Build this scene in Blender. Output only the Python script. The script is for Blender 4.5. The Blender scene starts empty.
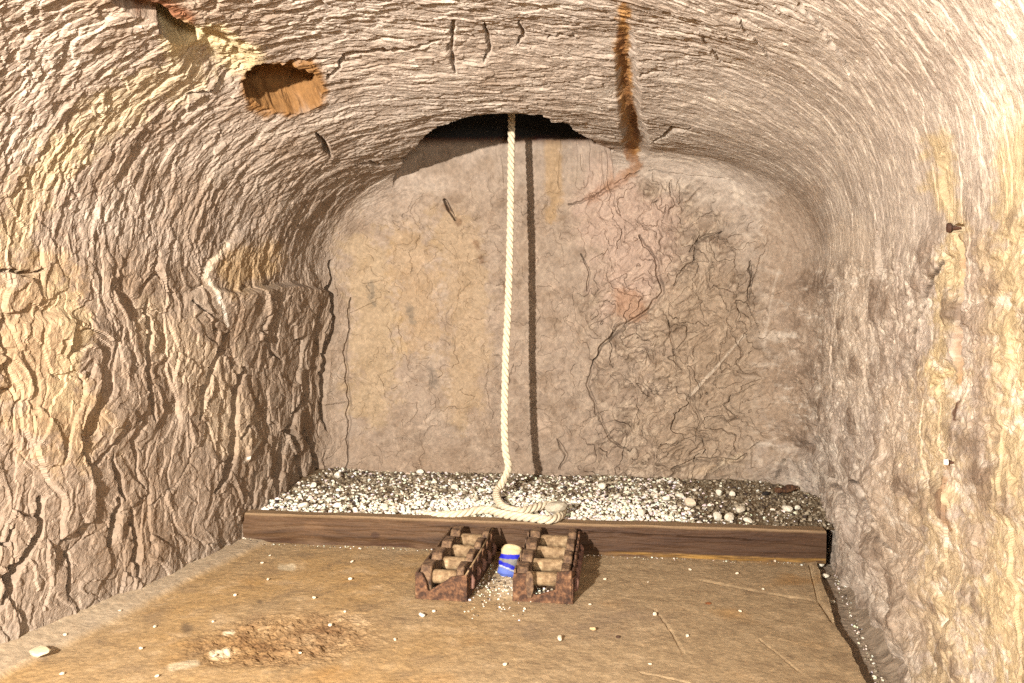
import bpy, math, random
import numpy as np
from mathutils import Vector

# ------------------------------------------------------------------ camera, light, exposure
F = 800.0                       # focal length in pixels of the 1024 px wide frame
CAM_Z = 1.0
PITCH = math.atan(28.5 / F)
cam_data = bpy.data.cameras.new('camera')
cam_data.sensor_width = 36.0
cam_data.lens = F / 1024.0 * 36.0
cam_data.clip_start = 0.02
cam = bpy.data.objects.new('camera', cam_data)
bpy.context.scene.collection.objects.link(cam)
cam.location = (0, 0, CAM_Z)
cam.rotation_euler = (math.pi / 2 - PITCH, 0, 0)
bpy.context.scene.camera = cam

sc = bpy.context.scene
sc.view_settings.view_transform = 'Standard'
sc.view_settings.look = 'None'
sc.view_settings.gamma = 1.0
sc.view_settings.use_curve_mapping = False
sc.view_settings.exposure = 0.0

world = bpy.data.worlds.new('world')
sc.world = world
world.use_nodes = True
world.node_tree.nodes['Background'].inputs[0].default_value = (1.0, 0.92, 0.82, 1)
world.node_tree.nodes['Background'].inputs[1].default_value = 0.26


def lamp(name, loc, target, power, size, col, spot=None):
    d = bpy.data.lights.new(name, 'AREA')
    d.shape = 'DISK'
    d.size = size
    d.energy = power
    d.color = col
    d.spread = math.radians(130)
    o = bpy.data.objects.new(name, d)
    sc.collection.objects.link(o)
    o.location = loc
    o.rotation_euler = (Vector(target) - Vector(loc)).to_track_quat('-Z', 'Y').to_euler()
    return o


lamp('flood_lamp', (-1.36, -0.95, 1.43), (-0.75, 3.6, 1.2), 325, 0.07, (1.0, 0.955, 0.905))
lamp('soft_fill', (0.45, -0.9, 1.25), (-0.6, 4.0, 1.0), 44, 0.5, (1.0, 0.93, 0.84))  # added soft fill to lift the left wall, not a known lamp
sc.cycles.use_denoising = False

QUALITY = 1.0
rng = np.random.RandomState(7)
random.seed(7)

# ------------------------------------------------------------------ numpy noise
_perm = np.random.RandomState(11).permutation(256).astype(np.int32)
_perm = np.concatenate([_perm, _perm, _perm])
_g = np.random.RandomState(12).normal(size=(256, 3)).astype(np.float32)
_g /= np.linalg.norm(_g, axis=1, keepdims=True)


def perlin(x, y, z):
    x = np.asarray(x, np.float32); y = np.asarray(y, np.float32); z = np.asarray(z, np.float32)
    xi = np.floor(x).astype(np.int32); yi = np.floor(y).astype(np.int32); zi = np.floor(z).astype(np.int32)
    xf = x - xi; yf = y - yi; zf = z - zi
    xi &= 255; yi &= 255; zi &= 255
    u = xf * xf * xf * (xf * (xf * 6 - 15) + 10)
    v = yf * yf * yf * (yf * (yf * 6 - 15) + 10)
    w = zf * zf * zf * (zf * (zf * 6 - 15) + 10)
    r = 0
    for dx in (0, 1):
        px = _perm[xi + dx]; wx = u if dx else 1 - u
        for dy in (0, 1):
            py = _perm[px + yi + dy]; wy = v if dy else 1 - v
            for dz in (0, 1):
                h = _perm[py + zi + dz]
                gr = _g[h]
                d = gr[..., 0] * (xf - dx) + gr[..., 1] * (yf - dy) + gr[..., 2] * (zf - dz)
                r = r + d * wx * wy * (w if dz else 1 - w)
    return r * 1.5


def fbm(x, y, z, octs=4, gain=0.5, lac=2.03):
    a = 1.0; r = 0; n = 0
    for i in range(octs):
        r = r + a * perlin(x + 17.1 * i, y - 9.3 * i, z + 5.7 * i)
        n += a
        a *= gain; x = x * lac; y = y * lac; z = z * lac
    return r / n ** 0.5


def ridged(x, y, z, octs=3, gain=0.5):
    a = 1.0; r = 0
    for i in range(octs):
        r = r + a * (1 - np.abs(perlin(x + 31 * i, y + 7 * i, z - 13 * i)) * 2.2)
        a *= gain; x = x * 2.1; y = y * 2.1; z = z * 2.1
    return r


def cells(x, y, z):
    """broken facets: F1 cell noise, returns (random value of the cell, distance to edge)"""
    xi = np.floor(x).astype(np.int32); yi = np.floor(y).astype(np.int32); zi = np.floor(z).astype(np.int32)
    d1 = np.full(x.shape, 9.0, np.float32); d2 = d1.copy(); v1 = np.zeros(x.shape, np.float32)
    gx = v1.copy(); gy = v1.copy()
    for dx in (-1, 0, 1):
        for dy in (-1, 0, 1):
            for dz in (0,):
                h = _perm[_perm[_perm[(xi + dx) & 255] + ((yi + dy) & 255)] + ((zi + dz) & 255)]
                g = _g[h]
                ox = x - (xi + dx + 0.5 + 0.45 * g[..., 0]); oy = y - (yi + dy + 0.5 + 0.45 * g[..., 1])
                d = ox * ox + oy * oy
                val = g[..., 2]
                m = d < d1
                d2 = np.where(m, d1, np.minimum(d2, d))
                v1 = np.where(m, val + 0.9 * (g[..., 1] * ox + g[..., 0] * oy), v1)
                d1 = np.where(m, d, d1)
    return v1, np.sqrt(d2) - np.sqrt(d1)


def sstep(a, b, x):
    t = np.clip((x - a) / (b - a), 0, 1)
    return t * t * (3 - 2 * t)


def seg_dist(px, py, pts):
    """distance to a polyline, and the position along it 0..1"""
    best = np.full(px.shape, 1e9, np.float32); along = np.zeros(px.shape, np.float32)
    n = len(pts) - 1
    for i in range(n):
        ax, ay = pts[i]; bx, by = pts[i + 1]
        dx, dy = bx - ax, by - ay
        t = np.clip(((px - ax) * dx + (py - ay) * dy) / (dx * dx + dy * dy + 1e-9), 0, 1)
        d = np.hypot(px - ax - t * dx, py - ay - t * dy)
        m = d < best
        best = np.where(m, d, best); along = np.where(m, (i + t) / n, along)
    return best, along


# ------------------------------------------------------------------ survey helpers
def project(P):
    v = P - np.array([0, 0, CAM_Z])
    cp, sp = math.cos(PITCH), math.sin(PITCH)
    depth = v[..., 1] * cp - v[..., 2] * sp
    up = v[..., 1] * sp + v[..., 2] * cp
    depth = np.where(depth < 0.05, 0.05, depth)
    return 512 + F * v[..., 0] / depth, 341.5 - F * up / depth


def ray(px, py):
    cp, sp = math.cos(PITCH), math.sin(PITCH)
    a = (px - 512) / F; b = (341.5 - py) / F
    return np.array([a, cp + b * sp, -sp + b * cp])


def at_z(px, py, z=0.0):
    r = ray(px, py); t = (z - CAM_Z) / r[2]
    return Vector((r[0] * t, r[1] * t, z))


def at_y(px, py, y):
    r = ray(px, py); t = y / r[1]
    return Vector((r[0] * t, y, CAM_Z + r[2] * t))


# ------------------------------------------------------------------ object helpers
def tag(o, label=None, cat=None, group=None, kind=None):
    if label: o['label'] = label
    if cat: o['category'] = cat
    if group: o['group'] = group
    if kind: o['kind'] = kind
    return o


def link(name, me, mat, parent=None):
    o = bpy.data.objects.new(name, me)
    sc.collection.objects.link(o)
    if mat is not None and not me.materials:
        me.materials.append(mat)
    if parent is not None: o.parent = parent
    return o


def empty(name, loc, rz=0):
    o = bpy.data.objects.new(name, None)
    sc.collection.objects.link(o)
    o.empty_display_size = 0.05
    o.location = loc
    o.rotation_euler = (0, 0, rz)
    return o


def np_mesh(name, V, Q, col=None, smooth=False):
    """mesh from arrays; Q is (n,4) or (n,3)"""
    me = bpy.data.meshes.new(name)
    V = np.asarray(V, np.float32); Q = np.asarray(Q, np.int32)
    k = Q.shape[1]
    me.vertices.add(len(V)); me.vertices.foreach_set('co', V.ravel())
    me.loops.add(Q.size); me.loops.foreach_set('vertex_index', Q.ravel())
    me.polygons.add(len(Q))
    me.polygons.foreach_set('loop_start', np.arange(0, Q.size, k, dtype=np.int32))
    me.polygons.foreach_set('loop_total', np.full(len(Q), k, np.int32))
    me.polygons.foreach_set('use_smooth', np.full(len(Q), smooth, bool))
    if col is not None:
        a = me.color_attributes.new('Col', 'FLOAT_COLOR', 'POINT')
        c = np.ones((len(V), 4), np.float32); c[:, :3] = col
        a.data.foreach_set('color', c.ravel())
    me.update(calc_edges=True)
    return me


def grid_faces(n, m):
    i = np.arange(n - 1)[:, None] * m + np.arange(m - 1)[None, :]
    return np.stack([i, i + m, i + m + 1, i + 1], -1)


class MB:
    """collects small solids into one mesh"""
    def __init__(self): self.v = []; self.f = []
    def add(self, vs, fs):
        n = len(self.v)
        self.v += [tuple(p) for p in vs]; self.f += [tuple(i + n for i in q) for q in fs]
    def box(self, c, s, rot=None, taper=1.0):
        vs = []
        for z in (-1, 1):
            for x, y in ((-1, -1), (1, -1), (1, 1), (-1, 1)):
                k = taper if z > 0 else 1
                p = Vector((x * s[0] / 2 * k, y * s[1] / 2 * k, z * s[2] / 2))
                if rot is not None: p = rot @ p
                vs.append(p + Vector(c))
        self.add(vs, [(3, 2, 1, 0), (4, 5, 6, 7), (0, 1, 5, 4), (1, 2, 6, 5), (2, 3, 7, 6), (3, 0, 4, 7)])
    def tube(self, pts, r, n=12, cap=True):
        pts = [Vector(p) for p in pts]
        if not hasattr(r, '__len__'): r = [r] * len(pts)
        base = len(self.v); prev = None
        for i, p in enumerate(pts):
            t = (pts[min(i + 1, len(pts) - 1)] - pts[max(i - 1, 0)]).normalized()
            a = t.orthogonal().normalized() if prev is None else (prev - t * prev.dot(t)).normalized()
            prev = a; b = t.cross(a)
            for k in range(n):
                th = 2 * math.pi * k / n
                self.v.append(tuple(p + (a * math.cos(th) + b * math.sin(th)) * r[i]))
        for i in range(len(pts) - 1):
            for k in range(n):
                a0 = base + i * n + k; a1 = base + i * n + (k + 1) % n
                self.f.append((a0, a1, a1 + n, a0 + n))
        if cap:
            self.f.append(tuple(base + k for k in range(n))[::-1])
            e = base + (len(pts) - 1) * n
            self.f.append(tuple(e + k for k in range(n)))
    def prism(self, outline, axis_o, ex, ez, ey, th):
        """outline of (a,b) in plane ex/ez from origin axis_o, thickness th along ey"""
        O = Vector(axis_o); n = len(outline); vs = []
        for s in (-0.5, 0.5):
            for a, b in outline: vs.append(O + ex * a + ez * b + ey * (th * s))
        fs = [tuple(range(n)), tuple(range(n, 2 * n))[::-1]]
        for i in range(n):
            j = (i + 1) % n
            fs.append((i, i + n, j + n, j))
        self.add(vs, fs)
    def build(self, name, mat, parent=None, bevel=0.0, rough=0.0, smooth=False):
        me = bpy.data.meshes.new(name)
        me.from_pydata(self.v, [], self.f)
        me.update()
        if smooth: me.polygons.foreach_set('use_smooth', [True] * len(me.polygons))
        import bmesh
        bm = bmesh.new(); bm.from_mesh(me)
        bmesh.ops.recalc_face_normals(bm, faces=bm.faces)
        if bevel:
            bmesh.ops.bevel(bm, geom=bm.edges[:], offset=bevel, segments=1, affect='EDGES', clamp_overlap=True)
        bm.to_mesh(me); bm.free()
        o = link(name, me, mat, parent)
        if rough:
            md = o.modifiers.new('sub', 'SUBSURF'); md.subdivision_type = 'SIMPLE'; md.levels = md.render_levels = 2
            tx = bpy.data.textures.get('rust_tex') or bpy.data.textures.new('rust_tex', 'CLOUDS')
            tx.noise_scale = 0.02
            m2 = o.modifiers.new('disp', 'DISPLACE'); m2.texture = tx; m2.strength = rough
            m2.texture_coords = 'LOCAL'
        return o


# ------------------------------------------------------------------ materials
def lin(c):
    c = np.asarray(c, np.float64) / 255.0
    return np.where(c <= 0.04045, c / 12.92, ((c + 0.055) / 1.055) ** 2.4)


def nodes_of(name):
    m = bpy.data.materials.new(name); m.use_nodes = True
    nt = m.node_tree; b = nt.nodes['Principled BSDF']
    return m, nt, b


def attr_material(name, rough=0.85, bump=0.5, scale=90.0, spec=0.3, var=0.25, dist=0.004):
    """colour from the mesh's own stain map, broken up by fine mineral grain"""
    m, nt, b = nodes_of(name)
    N = nt.nodes.new; L = nt.links.new
    at = N('ShaderNodeAttribute'); at.attribute_name = 'Col'
    tc = N('ShaderNodeTexCoord')
    n1 = N('ShaderNodeTexNoise'); n1.inputs['Scale'].default_value = scale; n1.inputs['Detail'].default_value = 8
    n1.inputs['Roughness'].default_value = 0.7
    L(tc.outputs['Object'], n1.inputs['Vector'])
    mr = N('ShaderNodeMapRange')
    mr.inputs['From Min'].default_value = 0.3; mr.inputs['From Max'].default_value = 0.7
    mr.inputs['To Min'].default_value = 1 - var; mr.inputs['To Max'].default_value = 1 + var
    L(n1.outputs['Fac'], mr.inputs['Value'])
    vm = N('ShaderNodeVectorMath'); vm.operation = 'SCALE'
    L(at.outputs['Color'], vm.inputs[0]); L(mr.outputs['Result'], vm.inputs['Scale'])
    L(vm.outputs['Vector'], b.inputs['Base Color'])
    bp = N('ShaderNodeBump'); bp.inputs['Strength'].default_value = bump; bp.inputs['Distance'].default_value = dist
    L(n1.outputs['Fac'], bp.inputs['Height']); L(bp.outputs['Normal'], b.inputs['Normal'])
    b.inputs['Roughness'].default_value = rough
    b.inputs['Specular IOR Level'].default_value = spec
    return m


def ramp_material(name, stops, scale=40.0, detail=8, stretch=(1, 1, 1), rough=0.8, bump=0.4, dist=0.003, metallic=0.0, spec=0.3):
    m, nt, b = nodes_of(name)
    N = nt.nodes.new; L = nt.links.new
    tc = N('ShaderNodeTexCoord'); mp = N('ShaderNodeMapping'); mp.inputs['Scale'].default_value = stretch
    L(tc.outputs['Object'], mp.inputs['Vector'])
    n1 = N('ShaderNodeTexNoise'); n1.inputs['Scale'].default_value = scale; n1.inputs['Detail'].default_value = detail
    n1.inputs['Roughness'].default_value = 0.65
    L(mp.outputs['Vector'], n1.inputs['Vector'])
    r = N('ShaderNodeValToRGB')
    while len(r.color_ramp.elements) < len(stops): r.color_ramp.elements.new(0.5)
    for e, (p, c) in zip(r.color_ramp.elements, stops):
        e.position = p; e.color = (*lin(c), 1)
    L(n1.outputs['Fac'], r.inputs['Fac']); L(r.outputs['Color'], b.inputs['Base Color'])
    bp = N('ShaderNodeBump'); bp.inputs['Strength'].default_value = bump; bp.inputs['Distance'].default_value = dist
    L(n1.outputs['Fac'], bp.inputs['Height']); L(bp.outputs['Normal'], b.inputs['Normal'])
    b.inputs['Roughness'].default_value = rough; b.inputs['Metallic'].default_value = metallic
    b.inputs['Specular IOR Level'].default_value = spec
    return m


M_ROCK = attr_material('limestone', bump=0.9, scale=55, var=0.22, dist=0.006)
M_FLOOR = attr_material('packed_dirt', bump=0.6, scale=70, var=0.22, dist=0.004)
M_STONE = attr_material('loose_stone', bump=0.6, scale=120, var=0.15, dist=0.002)

# ------------------------------------------------------------------ the rock chamber
YS = np.array([-0.7, 0.5, 1.43, 2.16, 2.7, 3.17, 3.45, 4.0, 4.5])
XL = np.array([-2.15, -2.0, -1.80, -1.55, -1.37, -1.24, -1.16, -1.05, -1.00])
XR = np.array([0.62, 0.66, 0.87, 1.08, 1.20, 1.29, 1.34, 1.50, 1.56])


def smooth_interp(y, xs, vs):
    # average of linear interpolation in a window: no kinks
    r = 0
    for o in (-0.3, -0.15, 0, 0.15, 0.3): r = r + np.interp(y + o, xs, vs)
    return r / 5


def backD(x): return 4.32 - 0.09 * x


HS = 1.12


def section(s, y):
    """point of the tunnel's cross-section: s 0..1 from left floor over the roof to right floor"""
    xl = smooth_interp(y, YS, XL); xr = smooth_interp(y, YS, XR)
    hs_l = HS; hs_r = HS + 0.05
    H = 1.93 - 0.095 * sstep(2.6, 3.4, y)
    c = (xl + xr) / 2; w = (xr - xl) / 2
    a0, a1 = 0.215, 0.79
    ang = np.clip((s - a0) / (a1 - a0), 0, 1) * math.pi
    e = 2 / 2.55
    ca, sa = np.cos(ang), np.sin(ang)
    x = c - w * np.sign(ca) * np.abs(ca) ** e
    hs = np.where(s < 0.5, hs_l, hs_r)
    hs = hs_l + (hs_r - hs_l) * sstep(0.3, 0.7, s)
    z = hs + (H - hs) * np.abs(sa) ** e
    z = np.where(s < a0, -0.06 + (hs_l + 0.06) * (s / a0), z)
    z = np.where(s > a1, -0.06 + (hs_r + 0.06) * ((1 - s) / (1 - a1)), z)
    # walls lean slightly outwards going down
    return x, z


Ns = int(1500 * QUALITY)
s1 = np.linspace(0, 1, Ns)
# even out the arc length of the section at mid depth
xx, zz = section(s1, np.full(Ns, 3.4))
al = np.concatenate([[0], np.cumsum(np.hypot(np.diff(xx), np.diff(zz)))])
arc_total = al[-1]
s1 = np.interp(np.linspace(0, arc_total, Ns), al, s1)
arc1 = np.linspace(0, arc_total, Ns)
rf1 = 0.20 + 0.28 * sstep(0.55, 0.75, s1)            # fillet radius into the back wall

near = np.arange(-0.5, 1.15, 0.016 / QUALITY)
far_n = int(900 * QUALITY); fil_n = int(110 * QUALITY); cap_n = int(330 * QUALITY)
Nt = len(near) + far_n + fil_n + cap_n
S, _ = np.meshgrid(s1, np.arange(Nt), indexing='ij')
ARC = np.repeat(arc1[:, None], Nt, 1)
RF = np.repeat(rf1[:, None], Nt, 1)
D0 = 4.32
# depth of every row
Y = np.zeros_like(S); K = np.ones_like(S); yend = D0 - RF
i0 = len(near); i1 = i0 + far_n; i2 = i1 + fil_n
Y[:, :i0] = near[None, :]
fr = np.linspace(0, 1, far_n, endpoint=False)[None, :]
Y[:, i0:i1] = 1.15 * (yend[:, :1] / 1.15) ** fr
al_ = np.linspace(0, math.pi / 2, fil_n, endpoint=False)[None, :]
Y[:, i1:i2] = (yend[:, :1]) + RF[:, :1] * np.sin(al_)
Y[:, i2:] = D0
X, Z = section(S, Y)
CX = 0.22; CZ = 0.0
rad = np.hypot(X - CX, Z - CZ)
f_off = RF / rad
K[:, i1:i2] = 1 - f_off[:, i1:i2] * (1 - np.cos(al_))
kc = np.linspace(0, 1, cap_n)[None, :]
kend = 1 - f_off[:, i2:i2 + 1]
K[:, i2:] = kend * (1 - kc) + 0.02 * kc
X = CX + (X - CX) * K; Z = CZ + (Z - CZ) * K
TILT = -0.09 * (X) * sstep(3.0, 4.0, Y)
Y = Y + TILT
P = np.stack([X, Y, Z], -1)
# running length along the tunnel and round into the back wall
LEN = np.concatenate([np.zeros((Ns, 1)), np.cumsum(np.linalg.norm(np.diff(P, axis=1), axis=-1), axis=1)], 1) - 0.5
# base normals, pointing into the chamber
dS = np.gradient(P, axis=0); dT = np.gradient(P, axis=1)
NRM = np.cross(dS, dT); NRM /= (np.linalg.norm(NRM, axis=-1, keepdims=True) + 1e-9)
ctr = np.array([0.1, 2.5, 1.0])
if np.mean(np.sum(NRM * (ctr - P), -1)) < 0: NRM = -NRM
PX, PY = project(P)
x, y, z = (P[..., i].astype(np.float32) for i in range(3))
arc = ARC.astype(np.float32); ln = LEN.astype(np.float32)
PX = PX.astype(np.float32); PY = PY.astype(np.float32)

back = np.zeros_like(x)                              # 1 on the back wall
tt = np.arange(Nt)
back[:, :] = sstep(i1 + fil_n * 0.3, i2 + 5, tt)[None, :]
spring = HS + 0.05
up = sstep(spring - 0.06, spring + 0.12, z + 0.05 * fbm(x * 2, y * 2, z * 2, 2))
arch = up * (1 - back)                               # grooved vault
vert = (1 - up) * (1 - back)                         # vertical walls
right = sstep(0.5, 1.0, x) * (1 - back)
left = 1 - sstep(-0.9, -0.3, x)

disp = np.zeros_like(x)
# slow undulation of everything
disp += 0.028 * fbm(x * 1.2, y * 1.2, z * 1.2, 2) * (1 - 0.6 * back)
mid = fbm(x * 5, y * 5, z * 5, 4)
fine = fbm(x * 22, y * 22, z * 22, 5, 0.68)
disp += mid * (0.008 * (1 - back) + 0.007 * back)
disp += fine * (0.0032 * (1 - 0.45 * back) * (1 - 0.25 * right))
disp += back * 0.014 * fbm(x * 2.2, z * 2.2 + 3, x * 0, 3)

# --- tool grooves running round the vault
warp = 1.0 * fbm(arc * 1.1 + 3, ln * 1.6, z * 0 + 4.4, 2)
jit = 0.22 * fbm(arc * 7, ln * 14, z * 0 + 8.4, 3)
tilt = 1.9 * np.clip(arc - 3.0, 0, 2) * sstep(3.4, 2.2, ln)     # cut obliquely on the right
ph = ln / 0.078 + warp + jit + tilt
amp = np.clip(0.55 + 0.9 * fbm(arc * 2.2, ln * 3, z * 0 + 1.1, 2), 0.1, 1.5)


def saw(p, edge=0.16):
    f = p - np.floor(p)
    return np.where(f < 1 - edge, f / (1 - edge), (1 - f) / edge)


def rnd_row(p):
    return _g[(np.floor(p).astype(np.int32) * 37) & 255, 0]


g1 = saw(ph, 0.10) * amp
ph2 = ln / 0.030 + 1.9 * warp + 2.2 * jit + 0.7 * fbm(arc * 5, ln * 20, z * 0, 2) + tilt * 1.6
g2 = saw(ph2, 0.25) * np.clip(0.5 + 1.0 * fbm(arc * 5 + 7, ln * 9, z * 0 + 2.2, 2), 0, 1.4)
ca_v, ca_e = cells(arc * 9 + warp * 2 + 3 * jit, ln * 26 + 3 * warp + 4 * jit + tilt * 2, z * 0)
cb_v, cb_e = cells(arc * 22 + warp * 4 + 6 * jit, ln * 60 + 6 * warp + 9 * jit + tilt * 4, z * 0)
crackle = -0.0035 * sstep(0.10, 0.0, ca_e) * sstep(-0.2, 0.4, fbm(arc * 3, ln * 5, z * 0 + 12, 2))
flake = ridged(arc * 6, ln * 24, z * 0 + 3.3, 3)
gmask = arch * (1 - 0.55 * right)
backfade = sstep(4.15, 3.6, y) * 0.6 + 0.4
disp += gmask * backfade * 0.85 * (0.0055 * g1 + 0.0033 * g2 + 0.0022 * flake + 0.0036 * ca_v + 0.0022 * cb_v * (1 - 0.6 * right) + crackle)
# fine shallow pick marks on the right of the vault and round the right back corner
ph3 = ln / 0.040 + 1.2 * warp + 1.5 * jit + tilt * 2.2
g3 = saw(ph3, 0.4) * np.clip(0.5 + fbm(arc * 6, ln * 6, z * 0 + 9, 2), 0, 1.2)
disp += 0.0020 * g3 * up * sstep(0.3, 0.9, x)

# --- split, slabby left wall
cx = (y * 1.0 + x * 0.3)
wv = 0.35 * fbm(cx * 3, z * 2.2, x * 0 + 2, 3)
cw = cx - 0.22 * z + 0.05 * mid
cv, ce = cells(cw * 4.2 + wv * 1.6, z * 1.7 + wv * 1.5 + 3 + cx * 1.6, x * 0)
cv2, ce2 = cells(cw * 8.5 + wv * 3, z * 5.5 + wv * 4 + 9 + cx * 5, x * 0 + 5)
cv3, ce3 = cells(cw * 26 + wv * 7 + 2 * mid, z * 13 + wv * 5 + cx * 14 + mid, x * 0 + 7)
slab = 0.012 * cv + 0.0070 * cv2 + 0.0034 * cv3
lw = vert * left
disp += lw * slab
disp -= lw * (0.014 * sstep(0.07, 0.0, ce) * sstep(-0.1, 0.5, fbm(cx * 3, z * 3, x * 0 + 6, 2)) + 0.008 * sstep(0.1, 0.0, ce2) * sstep(-0.2, 0.5, fbm(cx * 5, z * 5, x * 0 + 16, 2)))
disp += lw * 0.0022 * ridged(cw * 11 + mid, z * 5 + mid, x * 0 + 2, 4)
# the left vault is rougher than the rest too
disp += arch * left * 0.003 * cv3

# --- right wall: flowing, softly lumpy
rw = vert * sstep(0.3, 0.8, x)
rfine = fbm(y * 7, z * 21, x * 0 + 2, 5, 0.66)
rmid = fbm(y * 4.0, z * 6.5, x * 0 + 6, 5, 0.62)
disp -= rw * fine * 0.0018
disp += rw * (0.016 * rmid + 0.0045 * rfine + 0.006 * ridged(y * 4 + 0.6 * rmid, z * 7 + 0.8 * rmid, x * 0 + 5, 4, 0.6) + 0.005 * cv)

toe = rw * sstep(0.85, 0.25, z) * sstep(1.3, 2.0, y)
clear = 1 - sstep(0.32, 0.2, z) * sstep(2.95, 3.1, y)          # stays clear of the beam's end
b1 = np.abs(fbm(y * 2.2 + 5, z * 3.0, x * 0 + 3, 2)); b2 = np.abs(fbm(y * 4.5 + 5, z * 6.5, x * 0 + 13, 3))
disp += toe * clear * (0.085 * (b1 - 0.3) + 0.040 * (b2 - 0.3))
# --- back wall: crinkled on the right, scaly on the left
bv, be = cells(x * 5 + 1.2 * mid, z * 4.2 + 0.8 * mid + 2, x * 0 + 3)
bv2, be2 = cells(x * 15 + 2.2 * mid, z * 10 + 1.4 * mid + 5 + x * 5, x * 0 + 4)
crk = ridged(x * 6 + 0.6 * mid, z * 6 + 0.6 * mid, y * 0 + 2.5, 3, 0.6)
brt = sstep(560, 640, PX)
disp += back * (0.0115 * fbm(x * 13 + 0.5 * mid, z * 11, x * 0 + 21, 4, 0.6) * (0.5 + 0.5 * brt) + 0.030 * fbm(x * 4.5, z * 4.5, x * 0 + 31, 2) * (0.4 + 0.6 * brt))
disp += back * (0.007 * bv * (0.4 + 0.8 * brt) + 0.0105 * bv2 * (0.35 + 0.9 * brt) + brt * 0.0130 * crk + 0.003 * crk)


# --- landmarks of this rock face: (points, half-width px, depth m, soften)
def groove(pts, w, depth, wob=2.0, soft=1.0):
    global disp
    xs = [p[0] for p in pts]; ys = [p[1] for p in pts]
    pad = w * 4 + 10
    m = (PX > min(xs) - pad) & (PX < max(xs) + pad) & (PY > min(ys) - pad) & (PY < max(ys) + pad) & (y > 1.0)
    idx = np.nonzero(m)
    if len(idx[0]) == 0: return
    px, py = PX[idx], PY[idx]
    q = fbm(px / 14, py / 14, px * 0 + 3.7, 2)
    if min(xs) > 850: q = q * 0; wob = 0
    d, a = seg_dist(px + wob * 1.6 * q, py + wob * 1.6 * fbm(px / 14, py / 14, px * 0 + 9.7, 2), pts)
    wloc = w * (0.35 + 0.9 * np.sin(np.clip(a, 0.04, 0.96) * math.pi) ** 0.7) * (1 + 0.5 * q)
    disp[idx] -= depth * sstep(1.0, 0.15, d / np.maximum(wloc, 0.4))


def ledge(pts, w, height, side=1):
    """one side of a line stands proud, fading over w px (a split edge)"""
    global disp
    xs = [p[0] for p in pts]; ys = [p[1] for p in pts]
    pad = w + 10
    m = (PX > min(xs) - pad) & (PX < max(xs) + pad) & (PY > min(ys) - pad) & (PY < max(ys) + pad) & (y > 1.0)
    idx = np.nonzero(m)
    if len(idx[0]) == 0: return
    px, py = PX[idx], PY[idx]
    wq = 1.5 * fbm(px / 30, py / 30, px * 0 + 1.7, 2); px = px + wq; py = py + wq
    best = np.full(px.shape, 1e9); sg = np.zeros(px.shape); ap = np.zeros(px.shape)
    n = len(pts) - 1
    for i in range(n):
        ax, ay = pts[i]; bx, by = pts[i + 1]
        dx, dy = bx - ax, by - ay; l2 = dx * dx + dy * dy
        tr = ((px - ax) * dx + (py - ay) * dy) / l2
        t = np.clip(tr, 0, 1)
        d = np.hypot(px - ax - t * dx, py - ay - t * dy)
        c = ((px - ax) * dy - (py - ay) * dx) / math.sqrt(l2)
        mm = d < best
        best = np.where(mm, d, best); sg = np.where(mm, c, sg); ap = np.where(mm, (i + t) / n, ap)
    s_ = sg * side / (1 + 2.0 * (np.abs(px - 512) > 380))
    fade = np.sin(np.clip(ap, 0.001, 0.999) * math.pi) ** 0.6
    h = height * sstep(-3.0, 3.0, s_) * sstep(w, 0, best) * fade
    disp[idx] += h


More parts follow.
